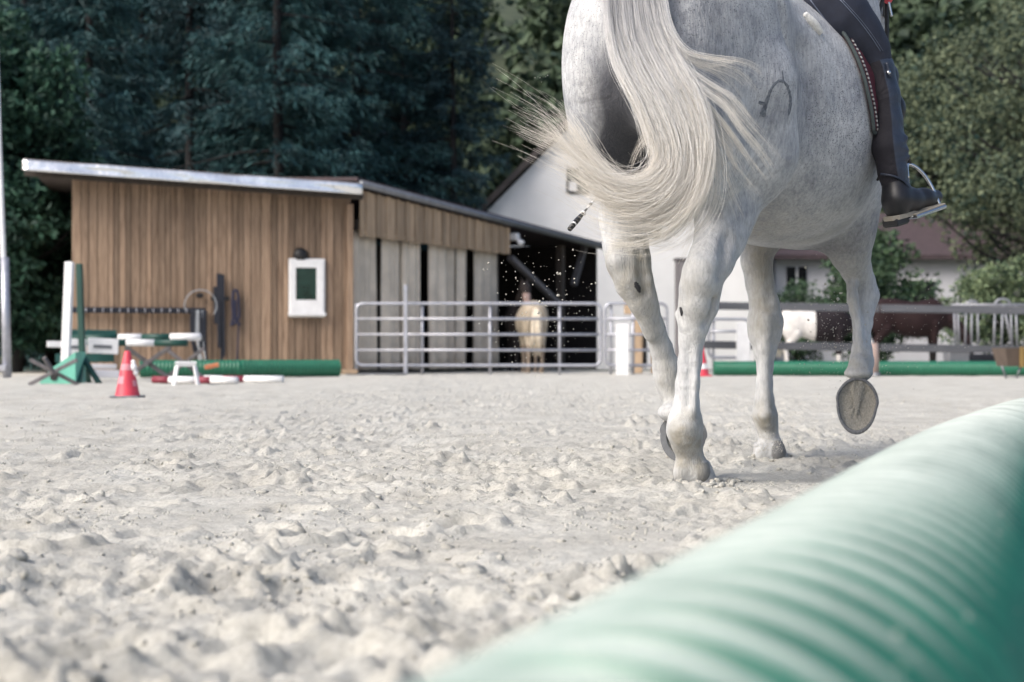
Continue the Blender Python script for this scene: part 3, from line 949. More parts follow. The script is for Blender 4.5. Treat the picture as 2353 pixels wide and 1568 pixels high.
# ------------------------------------------------------------------ arena things, left
def cone(loc, h, label, blot):
    r = tag(empty('traffic_cone', loc), label, 'cone', 'red cones on the sand')
    s = h / .40
    MB().box((0, 0, .010 * s), (.25 * s, .25 * s, .02 * s), None, .01 * s).build('base_plate', M['red_cone'] if blot == 1 else M['gutter'], r)
    MB().revolve([(.105 * s, .02 * s), (.1 * s, .035 * s), (.028 * s, .385 * s), (.02 * s, .40 * s), (.001, .40 * s)], 28).build('cone_body', M['red_cone'], r, True)
    def band(z0, z1, a0, a1, nm):
        vs, fs = [], []
        n = 10
        for i in range(n + 1):
            a = lerp(a0, a1, i / n)
            for z in (z0, z1):
                rr = lerp(.1, .028, (z - .035) / .35) * s + .0025
                vs.append((rr * math.cos(a), rr * math.sin(a), z * s))
        for i in range(n): fs.append((2 * i, 2 * i + 2, 2 * i + 3, 2 * i + 1))
        mb = MB(); mb.add(vs, fs)
        mb.build(nm, M['pale_mark'] if blot == 0 else M['white_paint'], r, True)
    if blot == 0:
        band(.235, .29, R(205), R(335), 'white_mark')
        band(.12, .185, R(215), R(262), 'white_mark')
        band(.10, .15, R(315), R(345), 'white_mark')
        for (a, z, q) in ((R(-25), .26, .03), (R(-20), .30, .022), (R(-12), .215, .026)):
            rr = lerp(.1, .028, (z - .035) / .35) * s
            v = IV * q * s * np.array([1, .7, 1.2]) + np.array([rr * math.cos(a) + .008, rr * math.sin(a), z * s])
            obj('white_mark', mesh_np('white_mark', v, tris=IF), M['white_paint'], r)
    else:
        band(.10, .17, R(180), R(360), 'white_mark'); band(.10, .17, 0, R(180), 'white_mark')
    return r
cone((GX(293, 12.3), 12.3, sand_at(GX(293, 12.3), 12.3) - .005), .405, 'red cone with white marks standing alone on the sand at left', 0)
cone((GX(1612, 25.2), 25.2, 0), .54, 'red cone with one white band seen behind the hind legs', 1)

# white plastic stool
p = (GX(427, 17.9), 17.9, -.01)
st = tag(empty('plastic_stool', p, R(14)), 'small white plastic stool standing before the green pipe', 'stool')
MB().box((0, 0, .292), (.27, .27, .028), None, .012).build('seat', M['white_paint'], st)
MB().box((0, 0, .262), (.245, .245, .032), None, .008).build('apron', M['white_paint'], st)
for sx in (-1, 1):
    for sy in (-1, 1):
        MB().bar((sx * .15, sy * .15, 0), (sx * .11, sy * .11, .25), .055, .026, (sx, sy, 0), .006).build('leg', M['white_paint'], st)

def cross(name, c, half_w, h, mat, label, th=.07, dep=.05, rz=0.0, extra=False):
    r = tag(empty(name, c, rz), label, 'trestle')
    MB().bar((-half_w, 0, 0.02), (half_w, 0, h), dep, th, (0, 0, 1), .006).build('slat', mat, r)
    MB().bar((half_w, .06, 0.02), (-half_w, .06, h), dep, th, (0, 0, 1), .006).build('slat', mat, r)
    if extra:
        MB().bar((.02, -.06, h * .5), (-half_w * .25, -.2, h * 1.08), dep, th, (0, 0, 1), .006).build('slat', mat, r)
    return r
cross('cross_trestle', (GX(122, 18.2), 18.2, -.02), .30, .34, M['grey_wood'], 'grey wooden cross of slats leaning before the mint green block', .05, .04, R(8), True)
mb = MB()
x0, x1, d0, d1 = GX(92, 18.8), GX(176, 18.8), 18.75, 19.2
mb.add([(x0, d0, 0), (x1, d0, 0), (x1, d0, .42), (x0 + .16, d0, .2), (x0, d1, 0), (x1, d1, 0), (x1, d1, .42), (x0 + .16, d1, .2)], [(0, 1, 2, 3), (7, 6, 5, 4), (0, 4, 5, 1), (1, 5, 6, 2), (2, 6, 7, 3), (3, 7, 4, 0)])
mint = tag(mb.build('plastic_block', M['mint']), 'mint green wedge shaped plastic block behind the grey cross', 'block')
ring = MB().tube([(x0 + .2, d0 - .012, .09), (x0 + .2, d0 + .004, .09)], .05, 16).build('hole', M['black'])
ring.parent = mint
# jump stands
def at(px, py, d): return W(px, py, d)
ws = tag(empty('jump_stand', (GX(142, 20), 20, 0)), 'tall white jump stand post leaning at the left shed corner', 'jump stand', 'jump stands by the shed corner')
part(MB().bar((GX(149, 20), 20, .0), at(160, 603, 20.2), .11, .11, (0, 1, 0), .008).build('post', M['white_paint']), ws)
part(MB().bar((GX(118, 20), 20.05, .03), (GX(180, 20), 20.05, .03), .1, .06, (0, 0, 1), .008).build('foot', M['white_paint']), ws)
gs = tag(empty('jump_stand', (GX(190, 19.2), 19.2, 0)), 'dark green jump stand post with a spread foot', 'jump stand', 'jump stands by the shed corner')
part(MB().bar((GX(190, 19.2), 19.2, .2), at(182, 607, 19.3), .08, .08, (0, 1, 0), .008).build('post', M['green_paint']), gs)
for (ax, ay) in ((155, 18.9), (228, 19.0), (205, 19.6), (180, 18.8)):
    part(MB().bar((GX(ax, ay), ay, .0), (GX(190, 19.2), 19.2, .36), .07, .05, (0, 0, 1), .005).build('foot', M['green_paint']), gs)
# planks piled between the stands
def plank(pa, pb, d, h, mat, label, name='jump_plank', th=.05, slots=False):
    a, b_ = at(pa[0], pa[1], d), at(pb[0], pb[1], d + .1)
    o = MB().bar(a, b_, th, h, (0, 0, 1), .008).build(name, mat)
    if slots:
        a2, b2 = lerp(a, b_, .2), lerp(a, b_, .8)
        s = MB().bar(a2 + Vector((0, -.03, -.01)), b2 + Vector((0, -.03, -.01)), .012, h * .22, (0, 0, 1)).build('slot', M['gutter'])
        s.parent = o
    return tag(o, label, 'plank', 'planks piled at the shed corner')
plank((108, 791), (150, 792), 20.6, .09, M['white_paint'], 'short white plank end poking out left of the white stand')
plank((150, 796), (199, 797), 20.6, .22, M['white_paint'], 'white slotted plank between the white and green stands', slots=True)
plank((202, 794), (272, 797), 20.4, .22, M['white_paint'], 'white slotted plank right of the green stand', slots=True)
plank((166, 768), (268, 770), 21.2, .14, M['teal_paint'], 'upper teal green plank lying above the white planks')
plank((128, 824), (262, 822), 21.0, .13, M['teal_paint'], 'lower teal green plank under the white planks')
plank((205, 858), (274, 860), 20.4, .11, M['cream_wall'], 'grey white plank lowest in the pile beside the cone')
plank((210, 842), (268, 843), 20.7, .07, M['cream_wall'], 'thin grey board above the lowest plank in the pile')
# pole trestle
cross('pole_trestle', (GX(338, 21.0), 21.0, 0), .34, .50, M['grey_wood'], 'grey crossed trestle carrying the green and white poles', .06, .05)
def pole(name, a, b_, r_, segs, label, group):
    root = tag(empty(name, a), label, 'pole', group)
    a, b_ = Vector(a), Vector(b_)
    L = (b_ - a)
    for (t0, t1, mt) in segs:
        part(MB().tube([a + L * t0, a + L * t1], r_, 12).build('stripe', mt, None, True), root)
    return root
z_ = zz(778, 21.1)
pole('jump_pole', (GX(166, 21.1), 21.1, z_), (GX(464, 21.0), 20.9, z_ + .02), .055, [(0, .365, M['green_paint']), (.365, .55, M['white_paint']), (.55, .77, M['green_paint']), (.77, 1, M['white_paint'])], 'upper green and white pole lying across the trestle', 'jump poles')
z_ = zz(789, 20.9)
pole('jump_pole', (GX(200, 20.85), 20.85, z_ + .01), (GX(430, 20.7), 20.7, z_), .05, [(0, .4, M['green_paint']), (.4, .68, M['white_paint']), (.68, 1, M['green_paint'])], 'lower green and white pole lying against the trestle', 'jump poles')
cross('pole_trestle', (GX(430, 21.6), 21.4, 0), .30, .48, M['grey_wood'], 'grey crossed trestle half hidden by hanging lead ropes', .05, .05)
pole('jump_pole', (GX(352, 18.9), 18.9, .05), (GX(545, 18.5), 18.5, .05), .048, [(0, .2, M['red_paint']), (.2, .52, M['white_paint']), (.52, .7, M['red_paint']), (.7, 1, M['white_paint'])], 'red and white pole lying behind the white stool', 'jump poles')
pole('jump_pole', (GX(470, 19.5), 19.5, .05), (GX(650, 19.2), 19.2, .05), .05, [(0, .24, M['white_paint']), (.24, .52, M['red_paint']), (.52, 1, M['white_paint'])], 'red and white pole with long white end right of the stool', 'jump poles')
# green pipes lying at the shed
fp = corrugated('corrugated_pipe', [(GX(322, 23.2), 23.2, .155), (GX(550, 23.5), 23.5, .155), (GX(778, 24.3), 24.3, .155)], .15, .06, .012, M['green_pipe_far'], n=28, per=6)
tag(fp, 'green ribbed pipe lying in front of the wooden shed', 'pipe')
fp = corrugated('corrugated_pipe', [(GX(1640, 26.2), 26.2, .13), (GX(1990, 26.0), 26.0, .13), (GX(2480, 25.6), 25.6, .13)], .142, .06, .010, M['green_pipe_far'], n=28, per=6)
tag(fp, 'green ribbed pipe lying below the paddock rails at right', 'pipe')
# flag pole at the left edge
fpole = tag(empty('flag_pole', (GX(14, 24), 24, 0)), 'white pole in a metal sleeve at the left edge', 'pole')
part(MB().tube([(GX(15, 24), 24, .0), at(8, 590, 24.1), at(-2, 330, 24.2), at(-14, -60, 24.4)], [.045, .045, .042, .04], 12).build('shaft', M['white_paint'], None, True), fpole)
part(MB().tube([(GX(17, 24), 23.98, .0), at(11, 592, 24.05)], [.075, .07], 12).build('sleeve', M['galv'], None, True), fpole)
part(MB().box((GX(14, 24) - .03, 23.9, .16), (.16, .12, .1), None, .01).build('clamp', M['galv']), fpole)
# hanging tack on the shed wall
def rope(name, pts, r_, mat, label, cat='rope', group=None):
    o = MB().tube(catmull([tuple(p) for p in pts], 6), r_, 6).build(name, mat, None, True)
    return tag(o, label, cat, group)
def sp(px, py, out=.1):
    t, z = shed_rect(px, py, px, py)[:2]
    return S(t, out, z)
lr = tag(empty('lead_ropes', sp(455, 715)), 'bundle of dark and pale lead ropes hanging from the rail end', 'ropes')
for i in range(9):
    px_ = 440 + i * 4
    zl = random.uniform(800, 850)
    mt = M['rope_light'] if i in (3, 4, 6) else M['rope_dark']
    q = [sp(px_, 714, .19), sp(px_ + random.uniform(-3, 3), 750, .2), sp(px_ + random.uniform(-4, 4), 790, .2), sp(px_ + 8 + random.uniform(-8, 8), zl, .16)]
    part(MB().tube(catmull([tuple(p) for p in q], 5), .022 + .012 * (i % 3 == 2), 6).build('rope', mt, None, True), lr)
c_ = sp(461, 703, .16)
rope('wire_hoop', [c_ + sd * .30 * math.cos(a) + Vector((0, 0, .30 * math.sin(a))) for a in np.linspace(-.6, math.pi + .3, 18)], .010, M['rope_light'], 'thin pale hoop hanging above the end of the tack rail', 'hoop')
k_ = MB().box(sp(459, 680, .12), (.14, .08, .1), rotS, .03).build('bit_holder', M['black'])
tag(k_, 'small black holder on the wall inside the hoop', 'holder')
gt = tag(empty('girth_rack', sp(505, 690)), 'dark girths and straps hanging from a short crossbar on the wall', 'tack')
part(MB().bar(sp(484, 687, .12), sp(527, 687, .12), .05, .07, (0, 0, 1), .01).build('crossbar', M['black']), gt)
for (a_, y0_, y1_, w_) in ((494, 660, 745, .07), (503, 630, 800, .09), (511, 632, 820, .08), (508, 690, 840, .06)):
    part(MB().bar(sp(a_, y0_, .15), sp(a_ + 2, y1_, .15), w_, .03, sn, .008).build('strap', M['rope_dark']), gt)
ht = tag(empty('halter', sp(542, 700)), 'dark blue halter with a trailing rope hanging beside the straps', 'halter')
for pts, r_ in (([(536, 672), (534, 700), (536, 730), (531, 748), (540, 742), (549, 728), (548, 700), (546, 674), (541, 668), (536, 672)], .028), ([(540, 690), (542, 735), (552, 748)], .03), ([(548, 740), (547, 780), (545, 815), (543, 846)], .016)):
    part(MB().tube(catmull([tuple(sp(a_, b_, .13)) for a_, b_ in pts], 5), r_, 6).build('strap', M['navy'], None, True), ht)
tag(MB().bar(at(470, 845, 23.0), at(503, 838, 23.05), .12, .07, (0, 0, 1), .01).build('orange_board', M['orange']), 'small orange piece lying on the green pipe', 'board')
mt_ = tag(empty('rubber_mat', (GX(860, 27.0), 27.0, 0)), 'flat dark mat with a pale sill lying at the shed corner', 'mat')
part(MB().box((GX(865, 27), 27.0, .02), (1.1, .7, .03), None, .008).build('mat', M['gutter']), mt_)
part(MB().box((GX(806, 27), 26.75, .06), (.34, .2, .09), None, .01).build('sill', M['fascia_wood']), mt_)

# ------------------------------------------------------------------ metal fence panels
def panel(pxa, pxb, d, ys, posts, label, corner=True):
    root = tag(empty('fence_panel', (GX((pxa + pxb) / 2, d), d, 0)), label, 'fence', 'tubular metal fence panels')
    xa, xb = GX(pxa, d), GX(pxb, d)
    zs = [zz(y, d) for y in ys]
    zt, zb_ = zs[0], zs[-1]
    rr = .12
    pts = []
    for cx_, cz_, a0 in ((xb - rr, zt - rr, 90), (xb - rr, zb_ + rr, 0), (xa + rr, zb_ + rr, -90), (xa + rr, zt - rr, 180)):
        for k in range(5):
            a = R(a0 - k * 22.5)
            pts.append((cx_ + rr * math.cos(a), d, cz_ + rr * math.sin(a)))
    pts.append(pts[0])
    part(MB().tube(pts, .030, 8, False).build('frame', M['galv'], None, True), root)
    for z in zs[1:-1]:
        part(MB().tube([(xa, d, z), (xb, d, z)], .026, 8).build('rail', M['galv'], None, True), root)
    for px_ in posts:
        part(MB().tube([(GX(px_, d), d + .035, -.02), (GX(px_, d), d + .035, zt)], .028, 8).build('upright', M['galv'], None, True), root)
    return root
ys = (698, 733, 769, 805, 840)
panel(819, 1380, 27.3, ys, (819, 970, 1126, 1286), 'long tubular metal fence panel in front of the strip curtains')
panel(1390, 1532, 27.3, ys, (1404, 1455), 'short tubular metal fence panel left of the grey timber post')
panel(1628, 1722, 27.6, (734, 762, 796, 822), (1640,), 'low tubular metal panel seen between the hind and front legs')
tag(MB().bar((GX(932, 27.1), 27.1, 0), W(932, 655, 27.1), .07, .07, (0, 1, 0), .006).build('metal_post', M['galv']), 'thin pale metal post standing before the strip curtains', 'post')
tag(MB().box((GX(1430, 27.0), 27.0, .48), (.24, .05, .98), None, .01).build('white_board', M['white_paint']), 'upright white board leaning on the short metal panel', 'board')
tag(MB().box((GX(1708, 27.3), 27.3, .5), (.26, .05, 1.0), None, .01).build('white_board', M['white_paint']), 'upright white board behind the planted foreleg', 'board')
br = tag(empty('board_stack', (GX(1495, 29), 29, 0)), 'pale brown boards standing behind the short metal panel', 'boards')
for a_, b_ in ((1455, 1476), (1496, 1522)):
    part(MB().box((GX((a_ + b_) / 2, 29), 29, .58), (GX(b_, 29) - GX(a_, 29), .06, 1.15), None, .01).build('board', M['fascia_wood']), br)
part(MB().box((GX(1470, 29), 29.1, 1.36), (.62, .06, .3), None, .01).build('board', M['fascia_wood']), br)
tp = tag(empty('timber_post', (GX(1570, 26.6), 26.6, 0)), 'thick grey timber post behind the hind legs', 'post')
part(MB().box((GX(1572, 26.6), 26.6, zz(600, 26.6) / 2), (.33, .22, zz(600, 26.6)), None, .015).build('post', M['grey_wood']), tp)
part(MB().box((GX(1572, 26.6), 26.6, zz(600, 26.6) + .025), (.38, .27, .05), None, .01).build('cap', M['grey_wood']), tp)

# ------------------------------------------------------------------ paddock fence and feeder at right
pf = tag(empty('rail_fence', (GX(2000, 27.6), 27.6, 0)), 'grey wooden paddock fence of two long rails', 'fence')
for (y0_, y1_) in ((702, 716), (792, 806)):
    part(MB().bar(W(1600, y0_, 27.6), W(2020, (y0_ + y1_) / 2, 27.6), .06, .15, (0, 0, 1), .01).build('rail', M['grey_rail']), pf)
    part(MB().bar(W(2024, (y0_ + y1_) / 2, 27.6), W(2480, y1_, 27.6), .06, .15, (0, 0, 1), .01).build('rail', M['grey_rail']), pf)
for px_ in (1745, 1985, 2470):
    part(MB().box((GX(px_, 27.72), 27.72, zz(700, 27.7) / 2), (.16, .14, zz(700, 27.7)), None, .012).build('post', M['grey_wood']), pf)
hf = tag(empty('hay_feeder', (GX(2290, 28.6), 28.6, 0)), 'galvanised hay feeder of slanting bars behind the paddock rails', 'feeder')
for (a_, b_) in ((2192, 2196), (2200, 2204), (2220, 2218), (2233, 2232), (2246, 2248), (2287, 2283), (2304, 2301), (2306, 2326), (2322, 2326), (2334, 2338), (2362, 2362), (2390, 2386), (2410, 2414)):
    part(MB().tube([W(a_, 700, 28.6), W(b_, 800, 28.4)], .022, 8).build('bar', M['galv_dark'], None, True), hf)
for c0_, w_ in ((2234, 12), (2304, 18), (2400, 18)):
    part(MB().tube([W(c0_ + w_ * math.cos(a), 702 - w_ * .8 * math.sin(a), 28.6) for a in np.linspace(0, math.pi, 9)], .028, 8).build('arch', M['galv_dark'], None, True), hf)
for y_ in (701, 801):
    part(MB().tube([W(2186, y_, 28.6), W(2440, y_, 28.6)], .03, 8).build('rail', M['galv_dark'], None, True), hf)
for a_ in (2190, 2310, 2430):
    part(MB().tube([W(a_, 801, 28.6), (GX(a_, 28.7), 28.7, 0)], .03, 8).build('leg', M['galv_dark'], None, True), hf)
tr = tag(empty('wooden_trough', (GX(2330, 23.5), 23.5, 0)), 'brown wooden trough on thin legs at the right edge', 'trough')
x0, x1 = GX(2292, 23.5), GX(2440, 23.5)
zb_, zt = zz(842, 23.5), zz(800, 23.5)
mb = MB()
mb.add([(x0 + .06, 23.2, zb_), (x1 - .06, 23.2, zb_), (x1, 23.1, zt), (x0, 23.1, zt), (x0 + .06, 23.7, zb_), (x1 - .06, 23.7, zb_), (x1, 23.8, zt), (x0, 23.8, zt),
        (x0 + .04, 23.14, zt), (x1 - .04, 23.14, zt), (x1 - .04, 23.76, zt), (x0 + .04, 23.76, zt), (x0 + .1, 23.24, zb_ + .05), (x1 - .1, 23.24, zb_ + .05), (x1 - .1, 23.66, zb_ + .05), (x0 + .1, 23.66, zb_ + .05)],
       [(0, 1, 2, 3), (7, 6, 5, 4), (0, 4, 5, 1), (1, 5, 6, 2), (3, 7, 4, 0), (3, 2, 9, 8), (2, 6, 10, 9), (6, 7, 11, 10), (7, 3, 8, 11), (8, 9, 13, 12), (9, 10, 14, 13), (10, 11, 15, 14), (11, 8, 12, 15), (12, 13, 14, 15)])
part(mb.build('box', M['trough']), tr)
part(MB().box((GX(2348, 23.1), 23.09, (zb_ + zt) / 2), (.07, .03, zt - zb_ + .03), None, .004).build('strap', M['yellow']), tr)
for (a_, b_) in ((2302, 2312), (2346, 2336), (2420, 2414)):
    for dd in (23.25, 23.65):
        part(MB().tube([(GX(a_, dd), dd, zb_ + .01), (GX(b_, dd), dd, 0)], .018, 6).build('leg', M['gutter'], None, True), tr)
tag(MB().box((GX(2198, 28), 28.0, .26), (.42, .4, .52), None, .03).build('feed_bin', M['galv_dark']), 'grey square bin under the left end of the hay feeder', 'bin')
tag(MB().box((GX(2256, 27.9), 28.0, .22), (.6, .4, .36), None, .03).build('feed_tub', M['rope_dark']), 'low dark tub under the hay feeder', 'tub')
pk = tag(empty('pale_post', (GX(2008, 25.2), 25.2, 0)), 'pale pinkish post in front of the far green pipe', 'post')
part(MB().tube([(GX(2006, 25.2), 25.2, .02), (GX(2006, 25.2), 25.2, .3), W(2000, 790, 25.2)], [.10, .11, .13], 10).build('shaft', M['pinkpost'], None, True), pk)
part(MB().tube([(GX(2012, 25.2), 25.16, -.02), (GX(2010, 25.2), 25.17, .06)], [.09, .085], 10).build('foot', M['gutter'], None, True), pk)
# ------------------------------------------------------------------ smooth bodies: distance field on a grid, then surface nets
class Field:
    def __init__(self, lo, hi, h):
        self.lo = np.array(lo, float); self.h = h
        self.n = np.ceil((np.array(hi) - self.lo) / h).astype(int) + 1
        self.f = np.full(tuple(self.n), 9.0, np.float32)
    def _win(self, lo, hi):
        a = np.clip(np.floor((np.array(lo) - self.lo) / self.h).astype(int), 0, self.n - 1)
        b = np.clip(np.ceil((np.array(hi) - self.lo) / self.h).astype(int) + 1, 1, self.n)
        if np.any(b <= a): return None, None
        ax = [(self.lo[k] + self.h * np.arange(a[k], b[k])).astype(np.float32) for k in range(3)]
        return tuple(slice(a[k], b[k]) for k in range(3)), (ax[0][:, None, None], ax[1][None, :, None], ax[2][None, None, :])
    def _put(self, sl, d, k, sub=False):
        f = self.f[sl]
        if sub:
            d = -d
            hh = np.clip(.5 - .5 * (f - d) / k, 0, 1)
            self.f[sl] = f + (d - f) * hh + k * hh * (1 - hh)
        else:
            hh = np.clip(.5 + .5 * (d - f) / k, 0, 1)
            self.f[sl] = d + (f - d) * hh - k * hh * (1 - hh)
    def cap(self, a, b, ra, rb, k=.02, sub=False):
        a = np.array(a, float); b = np.array(b, float)
        r = max(ra, rb) + k + 3 * self.h
        sl, g = self._win(np.minimum(a, b) - r, np.maximum(a, b) + r)
        if sl is None: return
        ab = b - a; L2 = max(float(ab @ ab), 1e-9)
        x, y, z = g[0] - a[0], g[1] - a[1], g[2] - a[2]
        t = np.clip((x * ab[0] + y * ab[1] + z * ab[2]) / L2, 0, 1)
        d = np.sqrt((x - ab[0] * t) ** 2 + (y - ab[1] * t) ** 2 + (z - ab[2] * t) ** 2) - (ra + (rb - ra) * t)
        self._put(sl, d, k, sub)
    def chain(self, pts, k=.02):
        for p, q in zip(pts[:-1], pts[1:]):
            self.cap(p[:3], q[:3], p[3], q[3], k)
    def ell(self, c, r, k=.03, rot=None, sub=False):
        c = np.array(c, float); r = np.array(r, float)
        R_ = r.max() + k + 3 * self.h
        sl, g = self._win(c - R_, c + R_)
        if sl is None: return
        x, y, z = g[0] - c[0], g[1] - c[1], g[2] - c[2]
        if rot is not None:
            m_ = np.array(rot)
            x, y, z = (m_[0, 0] * x + m_[1, 0] * y + m_[2, 0] * z), (m_[0, 1] * x + m_[1, 1] * y + m_[2, 1] * z), (m_[0, 2] * x + m_[1, 2] * y + m_[2, 2] * z)
        k0 = np.sqrt((x / r[0]) ** 2 + (y / r[1]) ** 2 + (z / r[2]) ** 2)
        k1 = np.sqrt((x / r[0] ** 2) ** 2 + (y / r[1] ** 2) ** 2 + (z / r[2] ** 2) ** 2)
        d = k0 * (k0 - 1) / np.maximum(k1, 1e-6)
        self._put(sl, d, k, sub)
    def loft(self, st, k=.03, power=2.0, axis_y0=0.0):
        """st rows: (x, half width, top z, bottom z)"""
        st = np.array(st, float)
        sl, g = self._win((st[0, 0] - .05, -st[:, 1].max() - .2 + axis_y0, st[:, 3].min() - .1), (st[-1, 0] + .05, st[:, 1].max() + .2 + axis_y0, st[:, 2].max() + .2))
        xs = np.clip(g[0].ravel(), st[0, 0], st[-1, 0])
        fine = catmull([tuple(r_) for r_ in st], 12)
        o = np.argsort(fine[:, 0])
        hw, zt, zb = (np.interp(xs, fine[o, 0], fine[o, c]).astype(np.float32)[:, None, None] for c in (1, 2, 3))
        hw = np.maximum(hw, .01)
        zc = (zt + zb) / 2; hz = np.maximum((zt - zb) / 2, .01)
        q = (np.abs((g[1] - axis_y0) / hw) ** power + np.abs((g[2] - zc) / hz) ** power) ** (1 / power)
        d = (q - 1) * np.minimum(hw, hz)
        over = np.abs(g[0] - xs[:, None, None])
        d = d + over
        self._put(sl, d, k)
    def mesh(self, smooth=2):
        f = self.f; n = self.n
        s = f < 0
        c8 = [s[i:n[0] - 1 + i, j:n[1] - 1 + j, k:n[2] - 1 + k] for i in (0, 1) for j in (0, 1) for k in (0, 1)]
        cnt = sum(c.astype(np.int8) for c in c8)
        act = np.argwhere((cnt > 0) & (cnt < 8))
        idx = np.full(tuple(n - 1), -1, np.int32)
        idx[act[:, 0], act[:, 1], act[:, 2]] = np.arange(len(act), dtype=np.int32)
        corner = np.array([(i, j, k) for i in (0, 1) for j in (0, 1) for k in (0, 1)])
        val = np.stack([f[act[:, 0] + c[0], act[:, 1] + c[1], act[:, 2] + c[2]] for c in corner], 1)
        P = np.zeros((len(act), 3)); w = np.zeros(len(act))
        for a in range(8):
            for b in range(a + 1, 8):
                if np.abs(corner[a] - corner[b]).sum() != 1: continue
                m_ = (val[:, a] < 0) != (val[:, b] < 0)
                t = np.where(m_, val[:, a] / np.where(m_, val[:, a] - val[:, b], 1), 0)
                P += np.where(m_[:, None], corner[a] + t[:, None] * (corner[b] - corner[a]), 0)
                w += m_
        V = self.lo + self.h * (act + P / w[:, None])
        Q = []
        for ax in range(3):
            o1, o2 = [(1, 2), (2, 0), (0, 1)][ax]
            sa = [slice(None)] * 3; sb = [slice(None)] * 3
            sa[ax] = slice(0, n[ax] - 1); sb[ax] = slice(1, n[ax])
            A, B = s[tuple(sa)], s[tuple(sb)]
            e = np.argwhere(A != B)
            e = e[(e[:, o1] > 0) & (e[:, o2] > 0) & (e[:, o1] < n[o1] - 1) & (e[:, o2] < n[o2] - 1)]
            flip = A[e[:, 0], e[:, 1], e[:, 2]]
            def at_(d1, d2):
                q = e.copy(); q[:, o1] -= d1; q[:, o2] -= d2
                return idx[q[:, 0], q[:, 1], q[:, 2]]
            q = np.stack([at_(1, 1), at_(0, 1), at_(0, 0), at_(1, 0)], 1)
            q = np.where(flip[:, None], q, q[:, ::-1])
            Q.append(q)
        Q = np.concatenate(Q)
        Q = Q[(Q >= 0).all(1)]
        if smooth:
            E = np.concatenate([Q[:, [0, 1]], Q[:, [1, 2]], Q[:, [2, 3]], Q[:, [3, 0]]])
            deg = np.bincount(E.ravel(), minlength=len(V))[:, None]
            for it in range(smooth):
                for lam in (.5, -.42):
                    S_ = np.stack([np.bincount(E[:, 0], V[E[:, 1], c], len(V)) + np.bincount(E[:, 1], V[E[:, 0], c], len(V)) for c in range(3)], 1)
                    V = V + lam * (S_ / np.maximum(deg, 1) - V)
        return V, Q
# ------------------------------------------------------------------ the grey horse (local axes: x forward, y to its left, z up)
TH = R(32)
HU = Vector((math.sin(TH), math.cos(TH), 0)); HR = Vector((math.cos(TH), -math.sin(TH), 0))
HO = Vector((.526, 4.273, 0))
H2W = Matrix(((HU.x, -HR.x, 0, HO.x), (HU.y, -HR.y, 0, HO.y), (0, 0, 1, 0), (0, 0, 0, 1)))
W2H = H2W.inverted()
def hp(px, py, d):
    return tuple(W2H @ W(px, py, d))
def leg(rows):
    """rows: (left px, right px, py, depth) -> chain with radii"""
    out = []
    for (a, b_, y, d) in rows:
        p = hp((a + b_) / 2, y, d)
        out.append((*p, (b_ - a) / 2 / FPX * d))
    return out
F = Field((-.62, -.50, -.02), (2.25, .50, 2.30), .0068)
F.loft([(-.47, .02, 1.34, 1.28), (-.44, .10, 1.42, 1.10), (-.36, .195, 1.53, 1.02), (-.22, .26, 1.60, .99), (-.02, .283, 1.635, .95), (.18, .275, 1.61, .90), (.36, .315, 1.585, .83),
        (.55, .368, 1.57, .768), (.75, .375, 1.57, .752), (.92, .335, 1.60, .762), (1.06, .285, 1.60, .79), (1.2, .24, 1.52, .85), (1.33, .17, 1.38, .95), (1.4, .05, 1.22, 1.06)], .03, 2.15)
# haunches
for sg, ds in ((-1, -.04), (1, .02)):
    F.ell((-.12 + ds, sg * .150, 1.17), (.30, .130, .37), .07)
    F.ell((-.30 + ds, sg * .105, 1.20), (.13, .105, .24), .06)
    F.ell((.12 + ds, sg * .205, 1.06), (.17, .075, .22), .07)
    F.ell((.02 + ds, sg * .16, 1.40), (.24, .12, .16), .08)
# right hind, planted
F.chain([(-.02, -.17, 1.16, .175), (.05, -.175, .98, .135)] + leg([(1608, 1742, 455, 4.22), (1607, 1724, 500, 4.17), (1597, 1713, 548, 4.135)]), .05)
rh = leg([(1597, 1713, 548, 4.135), (1582, 1686, 599, 4.10), (1569, 1665, 628, 4.085), (1562, 1656, 664, 4.085), (1560, 1650, 702, 4.09), (1560, 1630, 741, 4.105), (1562, 1618, 780, 4.12), (1559, 1612, 831, 4.14), (1553, 1607, 883, 4.155), (1548, 1606, 930, 4.165), (1536, 1613, 968, 4.165), (1533, 1614, 990, 4.165), (1545, 1612, 1020, 4.175), (1556, 1614, 1043, 4.19), (1552, 1622, 1062, 4.20)])
F.chain(rh, .012)
F.chain(leg([(1602, 1664, 575, 4.08), (1592, 1650, 612, 4.045), (1588, 1640, 640, 4.04), (1585, 1625, 700, 4.06), (1584, 1618, 760, 4.09)]), .025)        # point of hock, tendon
F.chain(leg([(1560, 1582, 760, 4.11), (1563, 1585, 850, 4.12), (1562, 1584, 940, 4.13)]), .012)
F.chain(leg([(1590, 1610, 780, 4.09), (1588, 1606, 870, 4.105), (1582, 1602, 945, 4.115)]), .012)
F.cap(hp(1560, 722, 4.10), hp(1565, 740, 4.10), .012, .010, .012)
F.cap(hp(1573, 985, 4.12), hp(1575, 1005, 4.125), .036, .028, .03)
